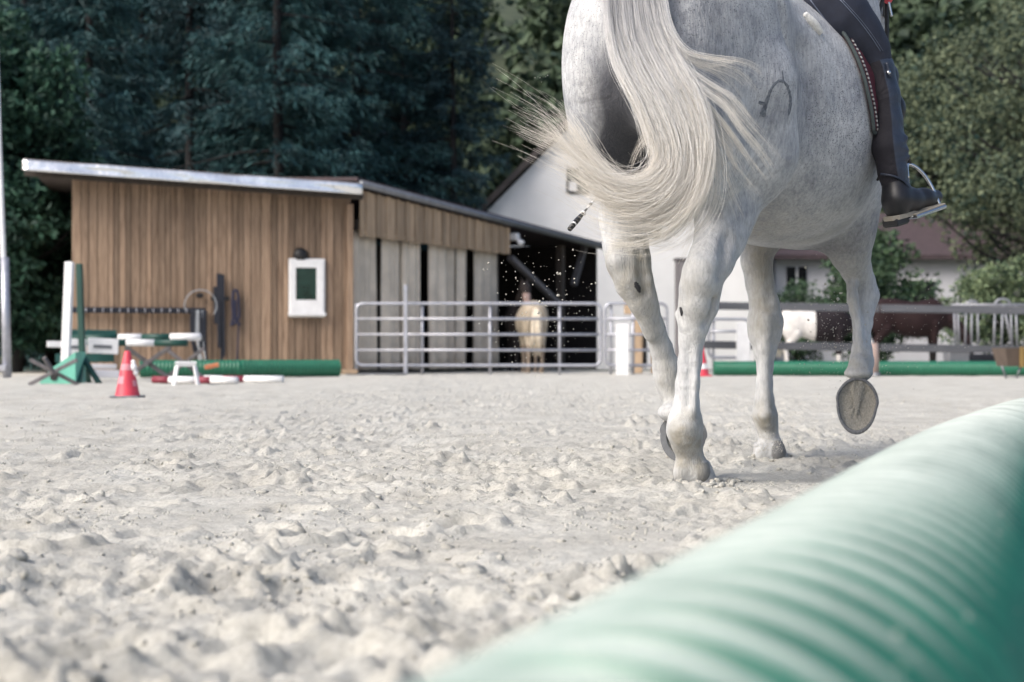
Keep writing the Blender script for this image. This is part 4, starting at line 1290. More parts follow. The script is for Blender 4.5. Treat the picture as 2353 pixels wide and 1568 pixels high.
# left hind, carried forward
F.chain([(.0, .165, 1.16, .165), (.06, .165, .98, .115)] + leg([(1385, 1490, 500, 4.33), (1386, 1488, 561, 4.31)]), .05)
lh = leg([(1386, 1488, 561, 4.31), (1393, 1494, 599, 4.29), (1415, 1501, 651, 4.29), (1440, 1508, 682, 4.30), (1458, 1513, 706, 4.31), (1481, 1527, 754, 4.34), (1495, 1544, 800, 4.37), (1501, 1562, 845, 4.395), (1504, 1568, 870, 4.40), (1514, 1566, 897, 4.40), (1524, 1570, 925, 4.39), (1528, 1590, 945, 4.375)])
F.chain(lh, .014)
F.chain(leg([(1392, 1440, 575, 4.27), (1398, 1440, 600, 4.245), (1420, 1460, 640, 4.25), (1450, 1485, 700, 4.28), (1480, 1512, 770, 4.32)]), .02)
# left fore, planted
F.chain([(1.02, .15, 1.14, .13), (.98, .15, .96, .115)] + leg([(1700, 1790, 525, 5.26), (1703, 1784, 561, 5.25)]), .06)
lf = leg([(1703, 1784, 561, 5.25), (1703, 1774, 599, 5.25), (1714, 1778, 651, 5.25), (1723, 1790, 702, 5.25), (1718, 1799, 741, 5.25), (1720, 1795, 767, 5.25), (1732, 1783, 806, 5.25), (1740, 1776, 844, 5.25), (1738, 1775, 883, 5.25), (1734, 1778, 920, 5.25), (1729, 1786, 955, 5.25), (1737, 1787, 978, 5.255), (1744, 1788, 1000, 5.26), (1740, 1796, 1016, 5.265)])
F.chain(lf, .012)
F.chain(leg([(1738, 1780, 735, 5.20), (1742, 1772, 800, 5.205), (1744, 1770, 870, 5.21), (1742, 1774, 930, 5.215)]), .012)
F.cap(hp(1758, 955, 5.20), hp(1762, 970, 5.205), .03, .024, .02)
# right fore, lifted
F.chain([(1.04, -.15, 1.16, .13), (.99, -.165, .98, .11)] + leg([(1868, 2010, 470, 5.06), (1888, 2003, 530, 5.08), (1911, 1999, 585, 5.11)]), .055)
rf = leg([(1911, 1999, 585, 5.11), (1931, 2001, 616, 5.15), (1948, 2010, 648, 5.18), (1948, 2019, 680, 5.19), (1953, 2009, 711, 5.17), (1960, 2004, 743, 5.15), (1961, 1999, 774, 5.13), (1958, 2003, 806, 5.11), (1953, 2007, 832, 5.095), (1953, 2003, 852, 5.07)])
F.chain(rf, .012)
F.chain(leg([(1945, 1972, 655, 5.12), (1947, 1972, 690, 5.11), (1962, 1982, 740, 5.10), (1966, 1986, 800, 5.08)]), .012)
F.ell(hp(1975, 838, 5.06), (.04, .036, .034), .02)
# chest floor between the forelegs, neck and head
F.ell((1.02, 0, .95), (.26, .16, .17), .07)
F.chain([(1.08, 0, 1.36, .22), (1.24, .01, 1.62, .18), (1.38, .02, 1.86, .14), (1.52, .03, 2.05, .11)], .09)
F.chain([(1.52, .03, 2.08, .10), (1.62, .03, 2.02, .108), (1.71, .03, 1.90, .092), (1.81, .03, 1.76, .066), (1.84, .03, 1.70, .06)], .04)
for sg in (-1, 1):
    F.ell((1.59, sg * .045 + .03, 1.98), (.10, .05, .11), .03)
    F.cap((1.52, sg * .06 + .03, 2.14), (1.54, sg * .075 + .03, 2.24), .026, .008, .02)
    F.ell((1.69, sg * .083 + .03, 1.99), (.03, .015, .022), .015)
# muscle lines
F.cap(hp(1468, 200, 4.08), hp(1482, 400, 4.22), .018, .03, .03, True)                     # hollow between the thighs
F.cap((-.02, -.292, 1.45), (.16, -.30, 1.12), .014, .010, .05, True)
F.cap((.24, -.285, 1.30), (.30, -.31, 1.02), .020, .016, .07, True)                          # flank hollow
F.cap(hp(1672, 545, 4.055), hp(1652, 632, 4.03), .013, .011, .022, True)      # hollows before the hock tendons
F.cap(hp(1472, 585, 4.225), hp(1484, 668, 4.245), .012, .010, .022, True)
F.cap(hp(1640, 690, 4.05), hp(1618, 745, 4.065), .010, .008, .018, True)
F.cap(hp(1962, 670, 5.125), hp(1958, 700, 5.12), .008, .006, .012, True)
F.cap(hp(1768, 690, 5.19), hp(1776, 610, 5.185), .009, .012, .022, True)
# heels and coronets
for (a_, y_, d_) in (((1563, 1614), 1080, 4.165), ((1748, 1790), 1033, 5.215)):
    F.chain(leg([(a_[0] + 2, a_[1] - 10, y_ - 24, d_ + .025), (a_[0] - 8, a_[1] + 8, y_ + 4, d_ + .04), (a_[0] - 19, a_[1] + 20, y_ + 26, d_ + .055)]), .02)
    for k_ in a_:
        F.ell(hp(k_ + (2 if k_ == a_[0] else -2), y_ + 6, d_ + .008), (.028, .023, .03), .03)
F.ell(hp(1972, 858, 5.05), (.046, .050, .022), .02)
F.ell(hp(1545, 948, 4.34), (.045, .045, .03), .02)
F.cap(hp(1588, 790, 4.075), hp(1584, 930, 4.11), .005, .005, .008, True)
BV, BQ = F.mesh(2)
del F
Wm = np.array(H2W)
BVW = BV @ Wm[:3, :3].T + Wm[:3, 3]
body_bvh = BVHTree.FromPolygons([Vector(v) for v in BV], [tuple(q) for q in BQ.tolist()])

m, nt, b = new_mat('flea_bitten_grey_coat')
co = coords(nt)
at_ = nd(nt, 'ShaderNodeAttribute', attribute_name='coat')
n1 = nd(nt, 'ShaderNodeTexNoise', i_Scale=6.5, i_Detail=7.0, i_Roughness=.66); nt.links.new(co, n1.inputs['Vector'])
base = ramp(nt, [(.28, (.25, .265, .30)), (.48, (.44, .455, .48)), (.70, (.645, .655, .665))]); nt.links.new(n1.outputs[0], base.inputs[0])
sep = nd(nt, 'ShaderNodeSeparateColor'); nt.links.new(at_.outputs['Color'], sep.inputs[0])
# red: dark skin and painted thigh shade, green: olive stains, blue: speckle density
nf = nd(nt, 'ShaderNodeTexNoise', i_Scale=1.0, i_Detail=4.0, i_Roughness=.7); nt.links.new(coords(nt, 'Object', (95, 95, 30)), nf.inputs['Vector'])
rf_ = ramp(nt, [(.30, (.62, .62, .64)), (.62, (1.06, 1.06, 1.05))]); nt.links.new(nf.outputs[0], rf_.inputs[0])
c0_ = mix_rgb(nt, 1.0, base.outputs[0], rf_.outputs[0], 'MULTIPLY')
mw = nd(nt, 'ShaderNodeMath', operation='MULTIPLY'); nt.links.new(at_.outputs['Alpha'], mw.inputs[0]); nt.links.new(rf_.outputs[0], mw.inputs[1])
c0_ = mix_rgb(nt, mw.outputs[0], c0_, (.65, .665, .68))
c = mix_rgb(nt, sep.outputs[0], c0_, (.035, .037, .047))
n4 = nd(nt, 'ShaderNodeTexNoise', i_Scale=26.0, i_Detail=4.0); nt.links.new(co, n4.inputs['Vector'])
mg = nd(nt, 'ShaderNodeMath', operation='MULTIPLY'); nt.links.new(sep.outputs[1], mg.inputs[0]); nt.links.new(n4.outputs[0], mg.inputs[1])
mg2 = nd(nt, 'ShaderNodeMath', operation='MULTIPLY'); nt.links.new(mg.outputs[0], mg2.inputs[0]); mg2.inputs[1].default_value = 1.7; mg2.use_clamp = True
c = mix_rgb(nt, mg2.outputs[0], c, (.30, .285, .245))
vo = nd(nt, 'ShaderNodeTexVoronoi', i_Scale=170.0, i_Randomness=1.0); nt.links.new(co, vo.inputs['Vector'])
lt = nd(nt, 'ShaderNodeMath', operation='LESS_THAN')
n5 = nd(nt, 'ShaderNodeTexNoise', i_Scale=60.0, i_Detail=3.0); nt.links.new(co, n5.inputs['Vector'])
ml = nd(nt, 'ShaderNodeMath', operation='MULTIPLY'); nt.links.new(sep.outputs[2], ml.inputs[0]); nt.links.new(n5.outputs[0], ml.inputs[1])
nt.links.new(vo.outputs['Distance'], lt.inputs[0]); nt.links.new(ml.outputs[0], lt.inputs[1])
sp_ = nd(nt, 'ShaderNodeMath', operation='MULTIPLY'); nt.links.new(lt.outputs[0], sp_.inputs[0]); sp_.inputs[1].default_value = .72
c = mix_rgb(nt, sp_.outputs[0], c, (.07, .075, .09))
nt.links.new(c, b.inputs['Base Color'])
b.inputs['Roughness'].default_value = .78
b.inputs['Specular IOR Level'].default_value = .18
b.inputs['Sheen Weight'].default_value = .12
b.inputs['Sheen Roughness'].default_value = .4
hcx = coords(nt, 'Object', (260, 260, 45))
n6 = nd(nt, 'ShaderNodeTexNoise', i_Scale=1.0, i_Detail=3.0); nt.links.new(hcx, n6.inputs['Vector'])
n7 = nd(nt, 'ShaderNodeTexNoise', i_Scale=9.0, i_Detail=4.0, i_Distortion=1.2); nt.links.new(co, n7.inputs['Vector'])
ad = nd(nt, 'ShaderNodeMath', operation='MULTIPLY_ADD'); nt.links.new(n6.outputs[0], ad.inputs[0]); ad.inputs[1].default_value = .30; nt.links.new(n7.outputs[0], ad.inputs[2])
add_bump(nt, b, ad.outputs[0], .7, .015)
M['coat'] = m

horse = tag(empty('horse'), 'white grey horse trotting away with swishing tail', 'horse')
horse.matrix_world = H2W
me = mesh_np('body', BV, BQ)
# pigment: dark skin inside the thighs and elbows, deepened by painted shade between the thighs, stains on hocks and knees, speckles on the trunk
def blob(c, r):
    return np.exp(-(((BV - np.array(c)) / np.array(r)) ** 2).sum(1))
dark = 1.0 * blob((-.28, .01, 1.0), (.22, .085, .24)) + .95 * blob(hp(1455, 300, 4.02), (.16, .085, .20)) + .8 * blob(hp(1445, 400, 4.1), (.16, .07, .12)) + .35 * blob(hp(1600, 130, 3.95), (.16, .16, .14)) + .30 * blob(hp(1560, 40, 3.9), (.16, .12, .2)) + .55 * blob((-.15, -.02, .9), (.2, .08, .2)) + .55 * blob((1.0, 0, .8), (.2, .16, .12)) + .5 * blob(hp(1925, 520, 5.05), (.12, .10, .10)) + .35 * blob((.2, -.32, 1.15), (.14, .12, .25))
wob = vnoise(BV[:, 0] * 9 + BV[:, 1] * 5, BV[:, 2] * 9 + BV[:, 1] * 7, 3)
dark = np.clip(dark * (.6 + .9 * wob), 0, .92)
for hq in (hp(1591, 1104, 4.20), hp(1768, 1048, 5.26)):       # horn of the planted hooves below the hair line
    near_ = (np.hypot(BV[:, 0] - hq[0], BV[:, 1] - hq[1]) < .12)
    dark = np.maximum(dark, np.where(near_ & (BV[:, 2] < .058 + .02 * (wob - .5)) & (np.abs(BV[:, 1] - hq[1]) > .026 + .02 * (wob - .5)), .55 + .2 * wob, 0))
ol = np.zeros(len(BV))
for (q, r_) in (((1605, 650, 4.05), (.09, .06, .09)), ((1430, 590, 4.25), (.09, .07, .10)), ((1462, 640, 4.26), (.06, .06, .12)), ((1755, 745, 5.2), (.08, .08, .10)), ((1748, 600, 5.2), (.08, .05, .2)), ((1968, 600, 5.08), (.08, .08, .16)), ((1480, 720, 4.3), (.06, .05, .16)), ((1575, 985, 4.12), (.06, .05, .06)), ((1585, 1050, 4.15), (.07, .06, .07)), ((1975, 840, 5.05), (.06, .06, .06)), ((1760, 960, 5.2), (.06, .06, .07)), ((1535, 860, 4.36), (.07, .07, .09))):
    ol += .8 * blob(hp(*q), r_)
ol += .45 * blob((.5, -.15, .80), (.5, .25, .12))
ol += .16 * np.clip((.62 - BV[:, 2]) / .3, 0, 1)
ol = np.clip(ol, 0, 1) * (.4 + 1.0 * wob)
spk = np.clip((BV[:, 2] - .62) / .5, 0, 1) * .38 * (.55 + .9 * vnoise(BV[:, 0] * 4, BV[:, 2] * 4, 5)) + .30 * blob((.45, -.33, 1.18), (.3, .2, .26)) + .20 * blob((-.2, -.2, 1.4), (.2, .25, .2))
spk = np.where(BV[:, 2] < .62, .14, spk)
ca_ = me.color_attributes.new('coat', 'FLOAT_COLOR', 'POINT')
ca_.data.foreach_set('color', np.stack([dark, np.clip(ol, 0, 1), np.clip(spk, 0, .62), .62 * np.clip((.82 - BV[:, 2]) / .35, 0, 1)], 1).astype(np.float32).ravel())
obj('body', me, M['coat'], horse)

def shoot(px, py):
    """where the sight line through a frame point meets the horse (horse axes)"""
    o = W2H @ Vector((0, 0, CAM_Z)); t = W2H @ W(px, py, 5.0)
    loc, nrm, _, _ = body_bvh.ray_cast(o, (t - o).normalized())
    return loc, nrm
def drape(polyline, widths, name, mat, lift=.0012, n=6):
    pts = catmull([(x, y, w) for (x, y), w in zip(polyline, widths)], n)
    L, Rr = [], []
    g = np.random.default_rng(len(polyline))
    for i, (x, y, w) in enumerate(pts):
        a, b_ = pts[max(i - 1, 0)], pts[min(i + 1, len(pts) - 1)]
        t = np.array([b_[0] - a[0], b_[1] - a[1]]); t /= np.linalg.norm(t) + 1e-9
        row = []
        for s in np.linspace(-1, 1, 5):
            w2 = w * (1 + .5 * (g.random() - .5) * (abs(s) == 1))
            loc, nrm = shoot(x - t[1] * s * w2, y + t[0] * s * w2)
            row.append((loc + nrm * lift * (1 if abs(s) < 1 else .1)) if loc else None)
        L.append(row)
    vs, fs = [], []
    ok = [r_ for r_ in L if all(q is not None for q in r_)]
    for r_ in ok: vs += r_
    for i in range(len(ok) - 1):
        for j in range(4):
            fs.append((i * 5 + j, i * 5 + j + 1, i * 5 + j + 6, i * 5 + j + 5))
    mb = MB(); mb.add(vs, fs)
    return mb.build(name, mat, horse, True)
m, nt, b = new_mat('branded_dark_hair')
co = coords(nt)
n1 = nd(nt, 'ShaderNodeTexNoise', i_Scale=120.0, i_Detail=3.0); nt.links.new(co, n1.inputs['Vector'])
r1 = ramp(nt, [(.35, (.07, .08, .10)), (.75, (.24, .26, .29))]); nt.links.new(n1.outputs[0], r1.inputs[0])
nt.links.new(r1.outputs[0], b.inputs['Base Color']); b.inputs['Roughness'].default_value = .8
M['brand'] = m
zx = lambda a: 1176.5 + a * .4103
zy = lambda a: a * .4103
Z = lambda L_: [(zx(a), zy(b_)) for a, b_ in L_]
drape(Z([(1400, 655), (1412, 610), (1432, 550), (1455, 495), (1490, 457), (1525, 462), (1550, 505), (1560, 560), (1556, 610), (1546, 648)]), [6.0, 5.6, 3.8, 3.2, 3.0, 3.2, 3.2, 3.4, 3.4, 2.0], 'brand', M['brand'])
drape(Z([(1512, 396), (1516, 425), (1520, 455)]), [1.0, 1.4, 1.5], 'brand', M['brand'])
drape(Z([(1380, 572), (1400, 580), (1422, 590)]), [3.4, 4.4, 3.0], 'brand', M['brand'])
M['chestnut'] = simple('dark_horn', (.03, .03, .035), .7, scale=60, bump=.5)
drape([(1459, 648), (1465, 660), (1470, 672)], [3.0, 6.0, 2.5], 'chestnut', M['chestnut'], .003)
drape([(1564, 706), (1566, 716), (1567, 726)], [2.0, 3.4, 1.5], 'chestnut', M['chestnut'], .003)

# hooves
M['hoof'] = simple('dusty_hoof', (.42, .415, .41), .7, var=.25, scale=30, bump=.4)
M['sole'] = simple('dusty_hoof_sole', (.30, .285, .25), .9, var=.28, scale=190, bump=.4, bd=.004)
M['rim'] = simple('grey_hoof_wall', (.15, .155, .165), .75, var=.35, scale=120, bump=.5)
M['shoe'] = simple('worn_horseshoe_steel', (.14, .145, .15), .4, .7, var=.2, scale=40)
LON = 1.0
def outline(k, wide, lon):
    """hoof outline, k in 0..1 around; toe towards +x, open heels at -x"""
    a = 2 * math.pi * k
    x = math.cos(a); y = math.sin(a)
    return (x * lon * (1.0 if x > 0 else .82), y * wide * (1 + .06 * (x < 0) - .10 * max(0, -x) ** 2))
def hoof(Mx, sole=True, shoe=True, s=1.0, lon=1.0, wid=1.0):
    Mx = Mx @ Matrix.Diagonal((lon, wid, 1, 1))
    n = 32
    vs, fs = [], []
    rings = ((0, .066, .072, 0.0, 0), (.012, .065, .071, -.001, 0), (.035, .060, .064, -.006, .006), (.060, .055, .056, -.014, .014), (.075, .051, .050, -.020, .018))
    for (z, w, l, sh, tl) in rings:
        for i in range(n):
            x, y = outline(i / n, w, l)
            vs.append((s * (x + sh), s * y, s * (z * (.62 + .38 * (x + l) / (2 * l)))))
    for r_ in range(len(rings) - 1):
        for i in range(n):
            j = (i + 1) % n
            fs.append((r_ * n + i, r_ * n + j, r_ * n + n + j, r_ * n + n + i))
    fs.append(tuple((len(rings) - 1) * n + i for i in range(n)))
    mb = MB(); mb.add(vs, fs)
    h = mb.build('hoof', M['hoof'], horse, True)
    h.matrix_local = Mx
    if sole:
        vs, fs = [], []
        rr = (1.0, .9, .7, .45, .2)
        for q in rr:
            for i in range(n):
                x, y = outline(i / n, .066 * q, .072 * q)
                z = .001 if q == 1 else (.004 if q == .9 else .010 + .004 * math.sin(i * 2.3 + q * 9))
                vs.append((s * x, s * y, s * z))
        for r_ in range(len(rr) - 1):
            for i in range(n):
                j = (i + 1) % n
                fs.append((r_ * n + j, r_ * n + i, r_ * n + n + i, r_ * n + n + j))
        fs.append(tuple((len(rr) - 1) * n + i for i in range(n - 1, -1, -1)))
        mb = MB(); mb.add(vs, fs); mb.build('sole', M['sole'], h, True)
        mb = MB()
        fv = [(-.060, -.027, .006), (-.064, -.010, -.001), (-.058, 0, .009), (-.064, .010, -.001), (-.060, .027, .006), (-.02, .012, -.001), (-.02, 0, .004), (-.02, -.012, -.001), (-.03, .021, .008), (-.03, -.021, .008), (.034, 0, .006), (.0, .011, .008), (.0, -.011, .008)]
        mb.add([(s * x, s * y, s * z) for x, y, z in fv], [(0, 1, 7, 9), (1, 2, 6, 7), (2, 3, 5, 6), (3, 4, 8, 5), (5, 8, 11), (7, 12, 9), (6, 5, 11, 10), (7, 6, 10, 12)])
        mb.build('frog', M['sole'], h, True)
    if sole and not shoe:
        vs, fs = [], []
        for i in range(n + 1):
            for q, z in ((1.0, -.001), (.985, -.004), (.88, -.004), (.86, .004)):
                x, y = outline(i / n, .066 * q, .072 * q)
                vs.append((s * x, s * y, s * z))
        for i in range(n):
            for k in range(3):
                fs.append((i * 4 + k, i * 4 + k + 1, i * 4 + 5 + k, i * 4 + 4 + k))
        mb = MB(); mb.add(vs, fs); mb.build('wall_rim', M['rim'], h, True)
    if shoe:
        vs, fs = [], []
        K = 40
        for i in range(K + 1):
            a = lerp(-.40, .40, i / K)
            for q, z in ((1.03, .002), (1.03, -.008), (.76, -.008), (.76, .002)):
                x, y = outline(a, .066 * q, .072 * q)
                vs.append((s * x, s * y, s * z))
        for i in range(K):
            for k in range(4):
                fs.append((i * 4 + k, i * 4 + (k + 1) % 4, i * 4 + 4 + (k + 1) % 4, i * 4 + 4 + k))
        fs += [(3, 2, 1, 0), (K * 4, K * 4 + 1, K * 4 + 2, K * 4 + 3)]
        mb = MB(); mb.add(vs, fs); mb.build('horseshoe', M['shoe'], h)
    return h
def frame(o, x, z):
    x = Vector(x).normalized(); z = Vector(z); z = (z - x * z.dot(x)).normalized(); y = z.cross(x)
    return Matrix(((x.x, y.x, z.x, o[0]), (x.y, y.y, z.y, o[1]), (x.z, y.z, z.z, o[2]), (0, 0, 0, 1)))
q = hp(1591, 1104, 4.20)
hoof(frame((q[0] + .02, q[1], -.004), (1, -.05, -.03), (0, 0, 1)), s=1.0)
q = hp(1768, 1048, 5.26)
hoof(frame((q[0] + .01, q[1], -.006), (1, .03, 0), (0, 0, 1)), s=1.0)
# lifted: sole turned back; toe axis points down, hoof axis forward
q = hp(1969, 926, 5.02)
sight = (W2H.to_3x3() @ Vector((-W(1969, 922, 5.0).x, -5.0, 0))).normalized()
hoof(frame(q, (-.10, .0, -1.0), tuple(-sight + Vector((0, 0, .12)))), shoe=False, s=1.10, lon=1.42, wid=.98)
q = hp(1570, 1000, 4.36)
hoof(frame(q, (-.25, .04, -1.0), tuple(-sight + Vector((0, 0, .28)))), s=1.02, lon=1.12)

# ------------------------------------------------------------------ tail
m, nt, b = new_mat('white_tail_hair')
hi = nt.nodes.new('ShaderNodeHairInfo')
r1 = ramp(nt, [(0, (.36, .365, .39)), (.30, (.52, .52, .535)), (.62, (.78, .77, .755)), (1, (.72, .68, .61))]); nt.links.new(hi.outputs['Intercept'], r1.inputs[0])
mr = nd(nt, 'ShaderNodeMapRange', i_To_Min=.72, i_To_Max=1.18); nt.links.new(hi.outputs['Random'], mr.inputs[0])
hs = nd(nt, 'ShaderNodeHueSaturation'); nt.links.new(mr.outputs[0], hs.inputs['Value']); nt.links.new(r1.outputs[0], hs.inputs['Color'])
nt.links.new(hs.outputs[0], b.inputs['Base Color'])
b.inputs['Roughness'].default_value = .42
b.inputs['Specular IOR Level'].default_value = .35
M['hair'] = m
def guide(L_, dep):
    """traced strand -> horse axes; dep gives depth at start and end"""
    fine = catmull([(a, b_, 0) for a, b_ in L_], 8)
    ln_ = np.concatenate([[0], np.cumsum(np.linalg.norm(np.diff(fine, axis=0), axis=1))]); ln_ /= ln_[-1]
    t = np.linspace(0, 1, 30)
    X_ = np.interp(t, ln_, fine[:, 0]); Y_ = np.interp(t, ln_, fine[:, 1])
    D_ = np.interp(t, np.linspace(0, 1, len(dep)), dep)
    return np.array([hp(zx(x), zy(y), d) for x, y, d in zip(X_, Y_, D_)])
DM = (3.82, 3.77, 3.73, 3.72, 3.73, 3.76, 3.78)
GD = [guide(L_, DM) for L_ in (
    [(530, -200), (536, 0), (548, 200), (590, 380), (650, 500), (710, 610), (760, 740), (803, 850), (812, 912), (770, 985), (690, 1020), (600, 1010), (520, 960), (440, 880), (370, 760), (300, 660), (200, 570), (50, 480)],
    [(580, -200), (590, 0), (610, 220), (680, 420), (780, 600), (850, 760), (885, 880), (860, 1000), (770, 1065), (660, 1085), (560, 1050), (470, 980), (380, 890), (270, 820), (140, 760), (20, 700)],
    [(640, -200), (650, 0), (680, 230), (760, 430), (870, 620), (930, 780), (950, 920), (910, 1050), (810, 1135), (690, 1160), (570, 1130), (450, 1060), (340, 970), (230, 920), (110, 860)],
    [(700, -200), (710, 0), (750, 220), (840, 420), (940, 600), (1000, 780), (1010, 950), (960, 1100), (860, 1195), (730, 1235), (600, 1215), (470, 1150), (370, 1080), (290, 1040)],
    [(760, -200), (770, 0), (810, 200), (900, 390), (1000, 570), (1060, 760), (1060, 950), (1010, 1120), (910, 1230), (780, 1290), (640, 1290), (500, 1250), (390, 1190), (310, 1130)],
    [(830, -200), (840, 0), (870, 160), (950, 340), (1050, 520), (1105, 720), (1105, 930), (1060, 1110), (960, 1245), (830, 1325), (690, 1345), (540, 1325), (420, 1280), (330, 1235)])]
DS = (3.81, 3.76, 3.73, 3.74, 3.78)
SPRAY = [(guide(L_, DS), n_, w_) for L_, n_, w_ in (
    ([(835, -200), (842, 0), (880, 160), (960, 300), (1080, 352), (1200, 380), (1290, 425), (1370, 520)], 110, .016),
    ([(815, -200), (825, 0), (860, 170), (940, 310), (1050, 370), (1160, 370), (1260, 345)], 26, .012),
    ([(820, -200), (825, 0), (860, 200), (950, 370), (1080, 480), (1200, 560), (1290, 680), (1400, 810), (1490, 940)], 170, .022),
    ([(800, -200), (805, 0), (850, 230), (960, 450), (1100, 600), (1220, 750), (1320, 900), (1430, 1030)], 150, .022),
    ([(780, -200), (790, 0), (850, 300), (970, 520), (1100, 720), (1180, 850), (1230, 980), (1290, 1100)], 200, .024),
    ([(770, -200), (780, 0), (850, 300), (960, 540), (1060, 740), (1110, 900), (1150, 1040), (1180, 1160)], 220, .024),
    ([(760, -200), (765, 0), (850, 350), (950, 600), (1040, 800), (1080, 1000), (1060, 1150), (1010, 1280), (960, 1390)], 160, .020),
    ([(700, -200), (720, 0), (800, 300), (920, 560), (1010, 800), (1050, 1000), (1150, 1130), (1280, 1200), (1400, 1290)], 24, .014),
    ([(530, -200), (540, 0), (555, 200), (600, 380), (700, 600), (790, 740), (730, 800), (690, 880), (668, 960), (690, 1010)], 70, .010),
    ([(540, -200), (545, 0), (555, 200), (600, 390), (720, 620), (800, 800), (800, 960), (680, 1030), (560, 960), (530, 860), (560, 800)], 20, .014),
    ([(600, -200), (610, 0), (650, 240), (740, 460), (860, 700), (900, 900), (820, 1060), (640, 1080), (480, 980), (350, 860), (230, 700), (140, 610), (0, 612)], 60, .014),
    ([(560, -200), (570, 0), (600, 300), (680, 560), (780, 760), (840, 900), (760, 1010), (600, 1010), (470, 900), (380, 780), (300, 700), (250, 620), (170, 560)], 80, .012),
    ([(700, -200), (720, 0), (790, 300), (920, 600), (1000, 900), (930, 1160), (760, 1290), (560, 1290), (420, 1240), (330, 1180), (280, 1120)], 60, .02),
    ([(780, -200), (790, 0), (850, 300), (980, 580), (1080, 850), (1050, 1120), (900, 1300), (700, 1360), (540, 1345), (430, 1330)], 70, .02),
    ([(830, -200), (845, 0), (880, 200), (1000, 480), (1090, 760), (1090, 1060), (1000, 1240), (880, 1340), (760, 1370), (640, 1340)], 90, .018))]
g = np.random.default_rng(5)
pts, rads = [], []
NP_ = 30
tt_ = np.linspace(0, 1, NP_)
ncl = 330
cl_u = np.sort(g.random(ncl)) * (len(GD) - 1.001)
cl_d = g.normal(size=ncl)
cl_off = g.normal(size=(ncl, 3)); cl_len = np.where(cl_u > 3.2, .46 + .40 * g.random(ncl), .58 + .44 * g.random(ncl) ** 1.35); cl_ph = g.random((ncl, 2)) * 6.28
view = np.array((W2H.to_3x3() @ Vector((-.1, -1, 0))).normalized())
for c_ in range(ncl):
    ns_ = int(g.integers(10, 46))
    lock = min((.04, .9, 1.9, 3.0, 3.9, 4.9), key=lambda q: abs(q - cl_u[c_] - .25 * cl_d[c_]))
    ragged = g.uniform(.55, 1.0)
    for s_ in range(ns_):
        u_ = np.clip(cl_u[c_] + (.022 + .06 * (c_ % 3 == 0)) * g.normal(), 0, len(GD) - 1.001)
        sm = np.clip((tt_ - .55) / .35, 0, 1)[:, None]; sm = sm * sm * (3 - 2 * sm)
        i_ = int(u_); f_ = u_ - i_
        u2 = np.clip(lock + .035 * g.normal() + .10 * cl_off[c_, 0], 0, len(GD) - 1.001); i2 = int(u2); f2 = u2 - i2
        base_ = (GD[i_] * (1 - f_) + GD[i_ + 1] * f_) * (1 - sm) + (GD[i2] * (1 - f2) + GD[i2 + 1] * f2) * sm
        end = min(1.0, cl_len[c_]) * (1 - .32 * g.random() ** 1.6)
        t = tt_ * end
        p = np.stack([np.interp(t, tt_, base_[:, k]) for k in range(3)], 1)
        spread = (.25 + .75 * np.sin(np.pi * np.clip(t * .9, 0, 1)))
        p += view * (cl_d[c_] * .020 * spread + .006 * g.normal())[:, None]
        wv = .006 * np.sin(t * 9 + cl_ph[c_, 0])[:, None] * cl_off[c_] + (.004 + .013 * t[:, None] ** 2) * g.normal(size=3) + .0022 * np.sin(t * 23 + g.random() * 6)[:, None] * g.normal(size=3)
        p += wv
        pts.append(p); rads.append(.00033 * (1 - .55 * tt_ ** 2) * g.uniform(.7, 1.3))
for (gd, n_, w_) in SPRAY:
    for sub_ in range(max(1, n_ // 22)):
        o2 = g.normal(size=3) * w_; ph_ = g.random() * 6; e2 = g.uniform(.82, 1.0)
        for s_ in range(min(n_, 22)):
            end = e2 * (1 - .2 * g.random() ** 2)
            t = tt_ * end
            p = np.stack([np.interp(t, tt_, gd[:, k]) for k in range(3)], 1)
            p += (t[:, None] ** 1.3) * (o2 * .9 + g.normal(size=3) * w_ * .28) + view * .012 + .004 * g.normal(size=3) + .006 * np.sin(t * 8 + ph_)[:, None] * o2 / w_ * .5
            pts.append(p); rads.append(.00034 * (1 - .6 * tt_ ** 2) * g.uniform(.7, 1.3))
for _ in range(420):                                     # flyaways
    u_ = g.uniform(0, len(GD) - 1.001); i_ = int(u_); f_ = u_ - i_
    base_ = GD[i_] * (1 - f_) + GD[i_ + 1] * f_
    t = tt_ * g.uniform(.5, 1.0)
    p = np.stack([np.interp(t, tt_, base_[:, k]) for k in range(3)], 1)
    k1, k2 = g.normal(size=3), g.normal(size=3)
    p += view * .03 + (.006 + .05 * t[:, None] ** 2.2) * k1 + .010 * t[:, None] * np.sin(t * g.uniform(6, 16) + g.random() * 6)[:, None] * k2
    pts.append(p); rads.append(.00036 * (1 - .6 * tt_ ** 2) * g.uniform(.7, 1.3))
dock_p = np.array((-.425, 0, 1.475))
sm_ = np.clip(tt_ / .10, 0, 1)[:, None]; sm_ = sm_ * sm_ * (3 - 2 * sm_)
for i_, p in enumerate(pts):                              # every hair grows from the dock
    root_ = dock_p + .16 * (p[0] - dock_p)
    pts[i_] = root_ * (1 - sm_) + p * sm_
hc = bpy.data.hair_curves.new('tail')
hc.add_curves([NP_] * len(pts))
hc.attributes['position'].data.foreach_set('vector', np.concatenate(pts).astype(np.float32).ravel())
ra_ = hc.attributes.get('radius') or hc.attributes.new('radius', 'FLOAT', 'POINT')
ra_.data.foreach_set('value', np.concatenate(rads).astype(np.float32))
tail = bpy.data.objects.new('tail', hc)
hc.materials.append(M['hair'])
col.objects.link(tail); tail.parent = horse
tag(tail, 'long white tail flung to the left in a hook')
